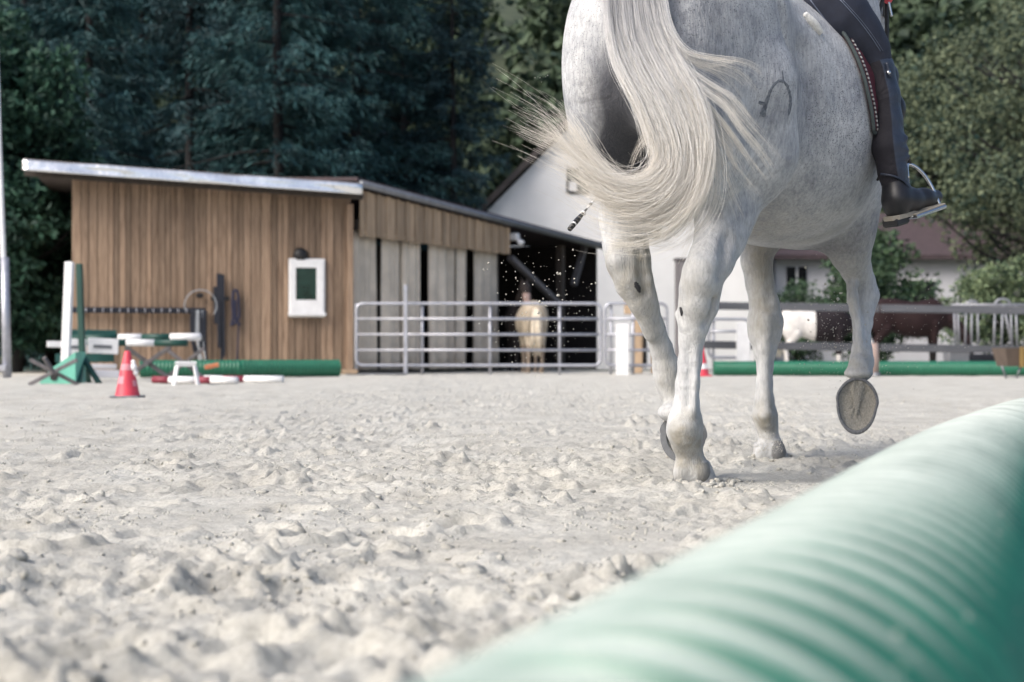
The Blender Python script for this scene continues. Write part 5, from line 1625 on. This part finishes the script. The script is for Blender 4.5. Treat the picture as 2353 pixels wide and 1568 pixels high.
# dock under the hair
mb = MB(); mb.tube([(-.34, 0, 1.52), tuple(GD[2][1]), tuple(GD[2][3]), tuple(GD[2][5])], [.05, .035, .028, .012], 10)
mb.build('dock', M['coat'], horse, True)
# ------------------------------------------------------------------ saddle pad, saddle, girth
M['leather'] = simple('black_leather', (.010, .010, .013), .42, var=.3, scale=30, bump=.25, bd=.003)
M['chap'] = simple('navy_black_leather', (.018, .026, .046), .42, var=.35, scale=9, bump=.8, bd=.014)
M['chap_back'] = simple('dark_elastic_panel', (.005, .005, .010), .8, var=.2, scale=60, bump=.3, spec=.2)
m, nt, b = new_mat('two_tone_half_chap')
a_ = nd(nt, 'ShaderNodeAttribute', attribute_name='panel')
co = coords(nt)
n1 = nd(nt, 'ShaderNodeTexNoise', i_Scale=11.0, i_Detail=6.0, i_Roughness=.6, i_Distortion=.6); nt.links.new(co, n1.inputs['Vector'])
r0 = ramp(nt, [(.3, (.012, .018, .034)), (.7, (.026, .036, .060))]); nt.links.new(n1.outputs[0], r0.inputs[0])
rp = ramp(nt, [(.47, (0, 0, 0)), (.53, (1, 1, 1))]); nt.links.new(a_.outputs['Fac'], rp.inputs[0])
nt.links.new(mix_rgb(nt, rp.outputs[0], (.006, .005, .010), r0.outputs[0]), b.inputs['Base Color'])
rr_ = nd(nt, 'ShaderNodeMapRange', i_To_Min=.8, i_To_Max=.42); nt.links.new(rp.outputs[0], rr_.inputs[0])
nt.links.new(rr_.outputs[0], b.inputs['Roughness'])
add_bump(nt, b, n1.outputs[0], .8, .012)
M['chap_two'] = m
M['breeches'] = simple('navy_breeches_cloth', (.014, .018, .034), .72, var=.18, scale=40, bump=.25, bd=.002)
M['maroon'] = simple('maroon_cloth', (.070, .010, .022), .85, var=.25, scale=50, bump=.4)
M['binding'] = simple('grey_green_binding', (.050, .066, .068), .6, var=.15, scale=40)
M['fleece'] = simple('white_fleece', (.74, .73, .70), .95, var=.15, scale=90, bump=.9, bd=.01)
M['steel'] = simple('polished_steel', (.62, .63, .65), .16, 1.0, var=.08, scale=20, bump=.05)
M['jacket'] = simple('dark_jacket', (.02, .02, .03), .8)
M['skin'] = simple('skin', (.48, .30, .22), .5, var=.08, bump=0)
M['cream'] = simple('cream_sole', (.27, .245, .205), .7, scale=40)
m, nt, b = new_mat('checked_cord')
co = coords(nt, 'Object', (1, 1, 1))
w_ = nd(nt, 'ShaderNodeTexWave', i_Scale=24.0, wave_type='BANDS', bands_direction='Z', wave_profile='SIN'); nt.links.new(co, w_.inputs['Vector'])
r1 = ramp(nt, [(.45, (.03, .02, .03)), (.55, (.36, .36, .36))]); nt.links.new(w_.outputs[0], r1.inputs[0])
nt.links.new(r1.outputs[0], b.inputs['Base Color'])
M['cord'] = m

def around(s, phi, lift):
    """point on the barrel at station s; phi 0 = top, +90 = right side, 180 = belly"""
    c = Vector((s, 0, 1.19))
    d = Vector((0, -math.sin(phi), math.cos(phi)))
    loc, nrm, _, _ = body_bvh.ray_cast(c + d * 1.2, -d)
    if loc is None: loc = c + d * .36; nrm = d
    return loc + nrm * lift
def hroot(name, label, cat):
    e = tag(empty(name), label, cat)
    e.matrix_world = H2W
    return e
def edge_s(a):
    """rear edge of the pad against the angle round the barrel"""
    a = abs(a)
    return float(np.interp(a, [0, .5, 1.0, 1.5, 1.85, 2.0], [.44, .46, .50, .545, .60, .68]))
PHI = R(104)
pad = hroot('saddle_pad', 'maroon saddle pad with grey binding under the saddle', 'saddle pad')
na, nsx = 61, 14
vs, fs = [], []
for i in range(na):
    a = lerp(-PHI, PHI, i / (na - 1))
    e0 = edge_s(a)
    for j in range(nsx):
        s = lerp(e0, lerp(1.06, .86, max(0, abs(a) - .9) / (PHI - .9)), j / (nsx - 1))
        vs.append(around(s, a, .010 + .003 * math.sin(j * 2.2) * math.sin(i * 1.3)))
for i in range(na - 1):
    for j in range(nsx - 1):
        k = i * nsx + j
        fs.append((k, k + 1, k + nsx + 1, k + nsx))
mb = MB(); mb.add(vs, fs)
o = mb.build('cloth', M['maroon'], pad, True)
md = o.modifiers.new('solid', 'SOLIDIFY'); md.thickness = .012; md.offset = 0
rear = [around(edge_s(a), a, .012) for a in np.linspace(-PHI, PHI, 90)]
MB().tube(rear, .0068, 8).build('binding', M['binding'], pad, True)
MB().tube([around(edge_s(a) + .016, a, .018) for a in np.linspace(-PHI, PHI, 90)], .0036, 6).build('cord_trim', M['cord'], pad, True)
for sg in (-1, 1):
    MB().tube([around(lerp(edge_s(PHI), .86, t), sg * PHI, .012) for t in np.linspace(0, 1, 24)], .0068, 8).build('binding', M['binding'], pad, True)

sad = hroot('saddle', 'black leather saddle with stirrups on the maroon pad', 'saddle')
Fs = Field((.30, -.42, 1.0), (1.10, .42, 1.85), .011)
Fs.chain([(.47, 0, 1.655, .065), (.58, 0, 1.61, .075), (.75, 0, 1.595, .07), (.90, 0, 1.63, .065), (.98, 0, 1.69, .045)], .06)
Fs.ell((.46, 0, 1.68), (.08, .19, .05), .04)
for sg in (-1, 1):
    Fs.chain([(.70, sg * .10, 1.57, .06), (.74, sg * .24, 1.48, .045), (.78, sg * .325, 1.36, .03), (.78, sg * .372, 1.22, .022), (.78, sg * .385, 1.12, .018)], .05)
    Fs.chain([(.84, sg * .12, 1.56, .06), (.88, sg * .25, 1.46, .045), (.92, sg * .32, 1.34, .03), (.90, sg * .36, 1.22, .022), (.88, sg * .37, 1.13, .018)], .05)
    Fs.chain([(.58, sg * .08, 1.56, .06), (.62, sg * .20, 1.49, .04), (.68, sg * .30, 1.40, .025)], .05)
v_, q_ = Fs.mesh(2)
obj('seat', mesh_np('seat', v_, q_), M['leather'], sad)
v = IV * np.array([.055, .07, .045])
for sg in (-1, 1):
    obj('fleece', mesh_np('fleece', v + np.array([.475, sg * .10, 1.615]), tris=IF), M['fleece'], sad)
fl_ = [shoot(x_, y_) for x_, y_ in ((1846, 34), (1856, 46), (1866, 57), (1876, 68), (1884, 78))]
fl_ = [tuple(l_ + n_ * .004) for l_, n_ in fl_ if l_ is not None]
if len(fl_) > 2:
    MB().tube(catmull(fl_, 5), [.010 + .006 * math.sin(math.pi * q / (5 * (len(fl_) - 1))) for q in range(5 * (len(fl_) - 1) + 1)], 10).build('fleece', M['fleece'], sad, True)
# girth round the belly
vs, fs = [], []
n = 60
for i in range(n + 1):
    a = lerp(R(92), R(268), i / n)
    for s in (.97, .975, 1.0, 1.025, 1.03):
        hw_, zt_, zb_ = np.interp(s, [.75, .92, 1.06], [.375, .335, .285]), 1.59, np.interp(s, [.75, .92, 1.06], [.752, .762, .79])
        lf_ = .001 if s in (.97, 1.03) else .008
        ca_, sa_ = math.cos(a), math.sin(a)
        q_ = (abs(sa_) ** 2.15 + abs(ca_) ** 2.15) ** (-1 / 2.15)
        vs.append((s, -(hw_ + lf_) * sa_ * q_, (zt_ + zb_) / 2 + ((zt_ - zb_) / 2 + lf_) * ca_ * q_))
for i in range(n):
    for j in range(4):
        k = i * 5 + j
        fs.append((k, k + 1, k + 6, k + 5))
mb = MB(); mb.add(vs, fs); o = mb.build('girth', M['leather'], sad, True)
md = o.modifiers.new('solid', 'SOLIDIFY'); md.thickness = .010
MB().tube([around(.70, R(100), .02), around(.70, R(108), .022), around(.705, R(118), .03), around(.70, R(124), .022)], [.012, .014, .012, .004], 6).build('billet_strap', M['leather'], sad, True)

# ------------------------------------------------------------------ rider (body one mesh, boots and half chaps worn over it)
LEG_D = 4.62
def mir(p): return (p[0], -p[1], *p[2:])
thigh = [(.60, -.10, 1.72, .115)] + leg([(1822, 1966, 0, 4.60), (1862, 1996, 41, 4.60), (1915, 2024, 82, 4.61), (1958, 2041, 118, 4.62), (1982, 2046, 150, 4.62)])
shin = leg([(1986, 2050, 161, 4.62), (2001, 2063, 220, 4.615), (2008, 2069, 279, 4.61), (2008, 2076, 337, 4.605), (2022, 2080, 395, 4.60), (2034, 2086, 440, 4.595)])
foot = leg([(2029, 2095, 460, 4.59), (2060, 2118, 463, 4.615), (2098, 2146, 459, 4.65), (2130, 2166, 454, 4.69)])
person = hroot('person', 'rider in navy breeches and dark boots, cut off at the hip', 'person')
Fr = Field((.2, -.75, .78), (1.45, .75, 2.75), .0095)
shr = lambda c, f: [(p[0], p[1], p[2], p[3] * f) for p in c]
Fr.chain(thigh, .03); Fr.chain([thigh[-1]] + shr(shin, .86), .02); Fr.chain([shr(shin, .86)[-1]] + shr(foot, .8), .02)
for c in ([thigh[-1]] + shr(shin, .86), [shr(shin, .86)[-1]] + shr(foot, .8), thigh):
    Fr.chain([mir(p) for p in c], .025)
Fr.ell((.56, 0, 1.76), (.16, .19, .15), .06)
Fr.chain([(.57, 0, 1.82, .15), (.58, 0, 2.0, .135), (.61, 0, 2.2, .155), (.62, 0, 2.30, .11)], .06)
for sg in (-1, 1):
    Fr.chain([(.60, sg * .10, 2.30, .085), (.60, sg * .19, 2.28, .065)], .05)
    Fr.chain([(.60, sg * .20, 2.27, .058), (.62, sg * .27, 2.0, .046), (.84, sg * .17, 1.90, .036), (.92, sg * .10, 1.90, .03)], .02)
    for q in range(4):
        z_ = 1.925 - .021 * q
        Fr.chain([(.94, sg * .10, z_, .0115), (.99, sg * .085, z_ - .004, .0105), (1.0, sg * .05, z_ - .008, .010), (.965, sg * .045, z_ - .006, .0095)], .006)
    Fr.ell((.94, sg * .10, 1.893), (.045, .020, .042), .012)
    Fr.chain([(.935, sg * .09, 1.925, .013), (.965, sg * .065, 1.945, .011), (.99, sg * .06, 1.94, .010)], .008)
Fr.chain([(.62, 0, 2.35, .062), (.635, 0, 2.44, .056)], .03)
Fr.ell((.655, 0, 2.555), (.098, .076, .118), .02)
Fr.chain([(.745, 0, 2.56, .012), (.765, 0, 2.53, .015)], .012)
Fr.ell((.735, 0, 2.485), (.018, .028, .010), .008)
for sg in (-1, 1):
    Fr.ell((.742, sg * .032, 2.565), (.010, .016, .008), .006, sub=True)
    Fr.ell((.645, sg * .078, 2.545), (.02, .012, .03), .008)
v_, q_ = Fr.mesh(2)
me = mesh_np('body', v_, q_)
for k in ('breeches', 'jacket', 'skin'): me.materials.append(M[k])
cz = v_[q_].mean(1)
mi = np.where(cz[:, 2] < 1.86, 0, 1)
hand = (cz[:, 0] > .90) & (np.abs(cz[:, 1]) < .16) & (cz[:, 2] > 1.83) & (cz[:, 2] < 1.98)
mi = np.where((cz[:, 2] > 2.38) | hand, 2, mi)
me.polygons.foreach_set('material_index', mi.astype(np.int32))
obj('body', me, None, person)
mb = MB(); mb.revolve([(.001, .125), (.05, .118), (.09, .085), (.108, .03), (.11, .0), (.102, -.005)], 28, (.65, 0, 2.60)); mb.box((.755, 0, 2.605), (.07, .12, .008), None, .003)
mb.build('helmet', M['black'], person, True)
# seam down the outside of the thigh, zipper line
def on_px(lst, r_, name, mat, root, n=8):
    o = [hp(*p) for p in lst]
    return MB().tube(catmull(o, n), r_, 6).build(name, mat, root, True)
M['stitch'] = simple('grey_stitching', (.10, .12, .17), .7)
rb = BVHTree.FromPolygons([Vector(p) for p in v_], [tuple(p) for p in q_.tolist()])
def on_rider(lst, r_, name, mat, lift=.001):
    o = W2H @ Vector((0, 0, CAM_Z)); out = []
    for (x_, y_) in lst:
        t = W2H @ W(x_, y_, 5.0)
        loc, nrm, _, _ = rb.ray_cast(o, (t - o).normalized())
        if loc is not None: out.append(loc + nrm * lift)
    if len(out) > 1: MB().tube(out, r_, 5).build(name, mat, person, True)
on_rider([(lerp(1930, 2022, t) + 6 * math.sin(t * 3), lerp(0, 118, t)) for t in np.linspace(0, 1, 16)], .0018, 'seam', M['stitch'])
on_rider([(lerp(1936, 2028, t) + 6 * math.sin(t * 3), lerp(0, 118, t)) for t in np.linspace(0, 1, 16)], .0012, 'seam', M['stitch'])
on_rider([(lerp(1862, 1950, t), lerp(0, 118, t)) for t in np.linspace(0, 1, 16)], .0022, 'seam', M['stitch'])

def boots(side):
    f_ = (lambda p: p) if side < 0 else mir
    c = lambda L_: [f_(p) for p in L_]
    lo = (.40, -.75, .76) if side < 0 else (.40, .20, .76)
    hi_ = (1.20, -.20, 1.50) if side < 0 else (1.20, .75, 1.50)
    # half chap
    Fc = Field(lo, hi_, .0065)
    Fc.chain(c([(*thigh[-2][:3], thigh[-2][3] * 1.05)] + shr(shin, 1.12)), .012)
    top = np.array(f_(thigh[-2])[:3])
    Fc.cap(top + np.array([0, 0, .075]), top + np.array([0, 0, .20]), .12, .16, .006, True)
    for (x_, y_, w_) in ((2082, 345, 7), (2084, 362, 6), (2080, 318, 6)):
        p = f_(hp(x_, y_, 4.58)); Fc.cap(p, (p[0], p[1] + .03, p[2] - .01), .010, .010, .012)
    v2, q2 = Fc.mesh(2)
    me = mesh_np('half_chap', v2, q2)
    me.materials.append(M['chap_two'])
    ax = np.array([p[:3] for p in c([thigh[-2]] + shin)])
    o_ = np.argsort(ax[:, 2])
    cx_ = np.interp(v2[:, 2], ax[o_, 2], ax[o_, 0]); cy_ = np.interp(v2[:, 2], ax[o_, 2], ax[o_, 1])
    sv = ((cy_ - v2[:, 1]) * (1 if side < 0 else -1) * .9 + (v2[:, 0] - cx_) * .4)
    at2 = me.attributes.new('panel', 'FLOAT', 'POINT')
    at2.data.foreach_set('value', (.5 + (sv - .008) * 20).astype(np.float32))
    hc_ = obj('half_chap', me, None, person)
    # strap and studs at the knee
    if side < 0:
        stp = []
        bb = BVHTree.FromPolygons([Vector(p) for p in v2], [tuple(p) for p in q2.tolist()])
        o = W2H @ Vector((0, 0, CAM_Z))
        def hit(x_, y_, lift=.004):
            t = W2H @ W(x_, y_, 5.0)
            loc, nrm, _, _ = bb.ray_cast(o, (t - o).normalized())
            return (loc + nrm * lift) if loc is not None else None
        for path, r_ in (([(1986, 140), (2000, 136), (2015, 130), (2030, 128), (2042, 132)], .009), ([(2030, 130), (2036, 145), (2040, 162), (2044, 178)], .008), ([(1984, 165), (2000, 162)], .004), ([(2026, 400), (2050, 404), (2074, 416), (2086, 432)], .004)):
            q = [hit(*p) for p in path]; q = [p for p in q if p is not None]
            if len(q) > 2: MB().tube(catmull([tuple(p) for p in q], 5), r_, 6).build('strap', M['chap'], hc_, True)
        for (x_, y_) in ((2004, 134), (2039, 168)):
            p = hit(x_, y_, .007)
            if p is not None: obj('stud', mesh_np('stud', IV * .008 + np.array(p), tris=IF), M['steel'], hc_)
    # boot foot
    Fb = Field(lo, hi_, .006)
    Fb.chain(c(shr(shin[-2:], 1.08) + foot), .02)
    hl = f_(foot[0]); tl_ = f_(foot[-1])
    Fb.cap((hl[0], hl[1], hl[2] - .012), (hl[0], hl[1], hl[2] - .028), .040, .040, .01)
    v3, q3 = Fb.mesh(2)
    bt = obj('boot', mesh_np('boot', v3, q3), M['leather'], person)
    # sole with heel block and toe cap edge
    pts_ = np.array([p[:3] for p in c(foot)]); rr = [p[3] for p in foot]
    bt_, hb_ = Vector(pts_[-1]) - Vector((0, 0, .023)), Vector(pts_[0]) - Vector((0, 0, .050))
    d_ = (bt_ - hb_).normalized(); sd_ = d_.cross(Vector((0, 0, 1))).normalized(); up_ = sd_.cross(d_)
    vs, fs = [], []
    L_ = (Vector(pts_[-1]) - Vector(pts_[0])).length
    prof = [(-.045, .018), (-.03, .034), (.02, .036), (.08, .034), (.12, .040), (.15, .040), (.175, .032), (.195, .014)]
    base_ = hb_ + up_ * .004
    for (x_, w_) in prof:
        for s_, z_ in ((-1, 0), (1, 0), (1, -.014), (-1, -.014)):
            lift = .0
            vs.append(base_ + d_ * x_ + sd_ * s_ * w_ + up_ * (z_ + lift))
    for i in range(len(prof) - 1):
        for k in range(4):
            fs.append((i * 4 + k, i * 4 + (k + 1) % 4, i * 4 + 4 + (k + 1) % 4, i * 4 + 4 + k))
    fs += [(3, 2, 1, 0), tuple(len(vs) - 4 + k for k in range(4))]
    mb = MB(); mb.add(vs, fs)
    mb.build('sole', M['cream'], bt)
    mb = MB()
    for x_, hgt in ((-.012, .026),):
        M_ = Matrix((d_, sd_, up_)).transposed()
        mb.box(base_ + d_ * x_ - up_ * .022, (.062, .064, hgt), M_, .006)
    mb.build('heel', M['leather'], bt)
    v = IV * np.array([.018, .018, .012])
    # stirrup
    st_ = [f_(hp(x_, y_, d)) for x_, y_, d in ((2094, 502, 4.58), (2092, 470, 4.60), (2086, 410, 4.63), (2084, 383, 4.64), (2090, 378, 4.65), (2108, 387, 4.66), (2128, 408, 4.665), (2144, 436, 4.66), (2158, 469, 4.655), (2164, 478, 4.65))]
    stp = MB().tube(catmull([tuple(p) for p in st_[2:]], 5), .0058, 8).build('stirrup', M['steel'], sad, True)
    a_, b_ = Vector(f_(hp(2096, 500, 4.585))), Vector(f_(hp(2165, 475, 4.65)))
    MB().tube([st_[2], st_[1], a_], .0055, 8).build('branch', M['steel'], stp, True)
    MB().bar(a_, b_, .045, .012, up_, .004).build('tread', M['steel'], stp)
    MB().bar(a_ + up_ * .008, b_ + up_ * .008, .036, .006, up_, .002).build('tread_pad', M['cream'], stp)
    MB().tube([st_[4], (f_((.72, -.36, 1.3)))], .008, 6).build('stirrup_leather', M['leather'], sad, True)
boots(-1); boots(1)

# ------------------------------------------------------------------ bridle, breast strap, whip
br_ = hroot('bridle', 'black bridle straps with a red browband on the horse head', 'bridle')
def strap(pts, w, mat, name):
    MB().tube(catmull(pts, 6), w, 6).build(name, mat, br_, True)
strap([hp(2036, -30, 5.55), hp(2037, 20, 5.55), hp(2038, 60, 5.55), hp(2037, 108, 5.55)], .009, M['leather'], 'cheek_strap')
strap([hp(2032, -20, 5.5), hp(2024, 15, 5.5), hp(2012, 45, 5.48), hp(2003, 60, 5.45)], .008, M['leather'], 'throat_strap')
strap([hp(2030, -14, 5.53), hp(2040, 2, 5.52), hp(2046, -6, 5.52)], .014, M['red_cone'], 'browband')
strap([hp(2042, 5, 5.5), hp(2046, 24, 5.5), hp(2049, 38, 5.5)], .005, M['steel'], 'buckle')
strap([(1.0, -.02, 1.90), (1.3, -.10, 1.86), (1.6, -.09, 1.80), (1.80, -.04, 1.75)], .006, M['leather'], 'rein')
strap([(1.0, .02, 1.90), (1.3, .13, 1.86), (1.6, .14, 1.80), (1.80, .10, 1.75)], .006, M['leather'], 'rein')
wh = tag(empty('riding_whip'), 'thin black and white riding whip tip beside the tail', 'whip')
wh.matrix_world = H2W
wp = [(1.0, .12, 1.90), (.55, .42, 1.52)]
a_, b_ = Vector(hp(1372, 452, 4.9)), Vector(hp(1309, 527, 4.75))
MB().tube([(1.0, .13, 1.90), (.72, .40, 1.55), tuple(a_)], [.006, .005, .0035], 6).build('shaft', M['leather'], wh, True)
MB().tube([a_, a_ + (b_ - a_) * .38], [.0035, .0035], 6).build('shaft', M['white_paint'], wh, True)
MB().tube([a_ + (b_ - a_) * .38, a_ + (b_ - a_) * .66, a_ + (b_ - a_) * .72, b_], [.003, .0085, .0095, .0085], 8).build('popper', M['leather'], wh, True)
for t0, t1 in ((.22, .28), (.50, .53), (.84, .87)):
    MB().tube([a_ + (b_ - a_) * t0, a_ + (b_ - a_) * t1], .0098 if t0 > .4 else .0045, 8).build('stripe', M['leather'] if t0 < .4 else M['white_paint'], wh, True)
# ------------------------------------------------------------------ other horses
def coat_attr_mat(name):
    m, nt, b = new_mat(name)
    a = nd(nt, 'ShaderNodeAttribute', attribute_name='coat')
    co = coords(nt); n = nd(nt, 'ShaderNodeTexNoise', i_Scale=7.0, i_Detail=5.0); nt.links.new(co, n.inputs['Vector'])
    r = ramp(nt, [(.3, (.8, .8, .8)), (.7, (1.1, 1.1, 1.1))]); nt.links.new(n.outputs[0], r.inputs[0])
    nt.links.new(mix_rgb(nt, 1.0, a.outputs['Color'], r.outputs[0], 'MULTIPLY'), b.inputs['Base Color'])
    b.inputs['Roughness'].default_value = .7; b.inputs['Specular IOR Level'].default_value = .2
    return m
M['pony_coat'] = coat_attr_mat('pony_coat')
def pony(name, label, loc, heading, size, paint, head='up', mane=(.05, .04, .035), stout=1.0):
    """standing horse, x forward; size = height at the croup"""
    s = size / 1.6
    F = Field((-.75, -.45, -.02), (2.1, .45, 2.3), .022)
    w = stout
    F.loft([(-.60, .03, 1.38, 1.28), (-.52, .17 * w, 1.5, 1.0), (-.32, .27 * w, 1.60, .92), (-.05, .29 * w, 1.60, .86), (.2, .33 * w, 1.55, .78), (.45, .35 * w, 1.53, .75), (.68, .31 * w, 1.58, .76), (.86, .26 * w, 1.58, .82), (1.02, .19, 1.42, .94), (1.1, .06, 1.28, 1.06)], .04, 2.2)
    for sg in (-1, 1):
        F.ell((-.32, sg * .15, 1.12), (.26, .13, .36), .08)
        F.chain([(-.22, sg * .16, .95, .13), (-.38, sg * .15, .74, .08), (-.50, sg * .15, .58, .062), (-.46, sg * .15, .46, .045), (-.44, sg * .15, .2, .04), (-.42, sg * .15, .13, .05), (-.37, sg * .15, .05, .05), (-.36, sg * .15, .0, .062)], .03)
        F.chain([(.80, sg * .16, 1.05, .14), (.80, sg * .15, .80, .085), (.80, sg * .14, .50, .058), (.80, sg * .14, .44, .045), (.80, sg * .14, .2, .038), (.80, sg * .14, .13, .048), (.84, sg * .14, .05, .048), (.85, sg * .14, .0, .06)], .03)
    if head == 'up':
        F.chain([(.85, 0, 1.30, .22), (1.08, 0, 1.62, .16), (1.25, 0, 1.88, .125)], .09)
        F.chain([(1.25, 0, 1.92, .11), (1.38, 0, 1.84, .11), (1.58, 0, 1.62, .075), (1.66, 0, 1.54, .072)], .04)
        ear = (1.22, 2.02)
    else:
        F.chain([(.85, 0, 1.30, .22), (1.18, 0, 1.12, .15), (1.45, 0, .86, .115)], .09)
        F.chain([(1.45, 0, .86, .11), (1.52, 0, .72, .11), (1.60, 0, .45, .075), (1.62, 0, .34, .072)], .04)
        ear = (1.42, 1.0)
    for sg in (-1, 1):
        F.cap((ear[0], sg * .06, ear[1]), (ear[0] - .02, sg * .08, ear[1] + .12), .03, .01, .02)
    V, Q = F.mesh(2)
    root = tag(empty(name, loc, heading), label, 'horse')
    root.scale = (s, s, s)
    me = mesh_np('body', V, Q)
    c = paint(V)
    ca = me.color_attributes.new('coat', 'FLOAT_COLOR', 'POINT')
    ca.data.foreach_set('color', np.concatenate([c, np.ones((len(V), 1))], 1).astype(np.float32).ravel())
    obj('body', me, M['pony_coat'], root)
    mm = simple(name + '_hair', mane, .7, scale=12)
    mb = MB()
    gg = np.random.default_rng(len(label))
    for i in range(46):
        a = gg.normal(size=2) * .035
        x0 = -.58 + gg.random() * .03
        mb.tube([(x0, a[0] * .5, 1.42), (x0 - .10, a[0], 1.25), (x0 - .12 + a[1], a[0] * 1.5, .85), (x0 - .08 + a[1] * 2, a[0] * 2, .35 + gg.random() * .2)], [.02, .024, .02, .004], 5)
    mb.build('tail', mm, root, True)
    mb = MB()
    nk = [(.85, 1.58), (1.02, 1.76), (1.20, 1.98)] if head == 'up' else [(.85, 1.52), (1.15, 1.28), (1.40, 1.0)]
    for i in range(34):
        t = i / 33
        x0 = np.interp(t, [0, .5, 1], [q[0] for q in nk]); z0 = np.interp(t, [0, .5, 1], [q[1] for q in nk])
        sg = -1
        mb.tube([(x0, 0, z0), (x0 - .02, sg * .10, z0 - .06), (x0 - .03, sg * .15, z0 - .24 - .08 * gg.random())], [.02, .022, .004], 5)
    mb.build('mane', mm, root, True)
    return root
def flat(c): return lambda V: np.tile(np.array(c), (len(V), 1))
def points(c, dk):
    return lambda V: np.where((V[:, 2] < .62)[:, None], np.array(dk), np.array(c))
def pinto(V):
    n = vnoise(V[:, 0] * 1.8 + 3, V[:, 2] * 1.8 + V[:, 1] * 2, 6)
    dark = (V[:, 0] > .12 + .3 * (n - .5)) & (V[:, 0] < 1.45) & (V[:, 2] > .45)
    return np.where(dark[:, None], np.array((.018, .014, .017)), np.array((.66, .64, .62)))
def blaze(V):
    w = (V[:, 0] > 1.44) & (np.abs(V[:, 1]) < .12) & (V[:, 2] < 1.75)
    return np.where(w[:, None], np.array((.42, .30, .26)), np.array((.035, .028, .026)))
pony('pinto_pony', 'white and dark pinto pony behind the paddock rails', (GX(1850, 30.2), 30.2, 0), R(-4), 1.40, pinto, 'down', (.62, .60, .52))
pony('brown_horse', 'dark brown horse lowering its head to the hay feeder', (GX(2058, 32.2), 32.2, 0), R(-3), 1.66, points((.020, .010, .011), (.010, .008, .009)), 'down', (.02, .014, .014))
pony('blond_pony', 'cream pony standing rump on behind the metal fence', (GX(1226, 30.0), 30.3, 0), R(95), 1.52, points((.42, .36, .28), (.30, .24, .19)), 'down', (.68, .60, .48), 1.05)
pony('dark_horse', 'dark horse with pale muzzle looking out of the open barn', (GX(1190, 33.6), 33.6, 0), R(-83), 1.62, blaze, 'up', (.02, .016, .016))

# ------------------------------------------------------------------ sand thrown up by the hooves
g = np.random.default_rng(99)
cs, rs = [], []
def spray(n, cx_, cy_, sx_, sy_, d0, d1, r0, r1, pw=3.0):
    for _ in range(n):
        d = g.uniform(d0, d1)
        p = W(cx_ + g.normal() * sx_, cy_ + g.normal() * sy_, d)
        if p.z < .03: continue
        cs.append(tuple(p)); rs.append(r0 + (r1 - r0) * g.random() ** pw)
spray(210, 1230, 690, 75, 55, 4.0, 4.7, .0008, .0028)
spray(170, 1240, 800, 110, 60, 4.0, 4.7, .0008, .0024)
spray(14, 1250, 650, 60, 40, 4.2, 4.5, .0022, .0058, 1.5)
spray(420, 1925, 770, 60, 60, 4.7, 5.3, .0009, .0026)
spray(220, 2040, 790, 90, 60, 4.7, 5.3, .0009, .0022)
spray(9, 1892, 690, 40, 50, 4.8, 5.2, .003, .007, 1.2)
spray(520, 1770, 1025, 34, 22, 5.06, 5.2, .0009, .0026)
spray(220, 1800, 1035, 45, 14, 5.05, 5.25, .0009, .0026)
spray(190, 1972, 920, 40, 50, 4.86, 4.98, .0008, .0019)
spray(60, 1500, 760, 250, 120, 4.3, 5.0, .0005, .0012)
spray(60, 2150, 760, 120, 90, 4.6, 5.4, .0005, .0016)
spray(6, 1240, 185, 10, 6, 4.2, 4.4, .001, .003)
OV, OF = IV, IF
IV, IF = ico(1)
V_, F_ = lumps(np.array(cs), rs, 8, 1.0)
IV, IF = OV, OF
tag(obj('flying_sand', mesh_np('flying_sand', V_, tris=F_), M['sand']), 'sand grains flying up around the trotting hooves', 'sand', kind='stuff')
# crumbs heaped round the planted hooves
cs, rs = [], []
for (hx_, hy_, n_) in ((.53, 4.13, 46), (.52, 4.17, 20), (.955, 5.20, 40), (.56, 4.20, 20)):
    for _ in range(n_):
        a = g.random() * 6.28; q = .05 + .06 * g.random()
        x_, y_ = hx_ + math.cos(a) * q * 1.2, hy_ + math.sin(a) * q
        r_ = .003 + .010 * g.random() ** 2.5
        cs.append((x_, y_, sand_at(x_, y_) + r_ * .4)); rs.append(r_)
V_, F_ = lumps(np.array(cs), rs, 9)
tag(obj('heaped_sand_crumbs', mesh_np('heaped_sand_crumbs', V_, tris=F_), M['sand']), 'sand crumbs heaped around the planted hooves', 'sand', kind='stuff')
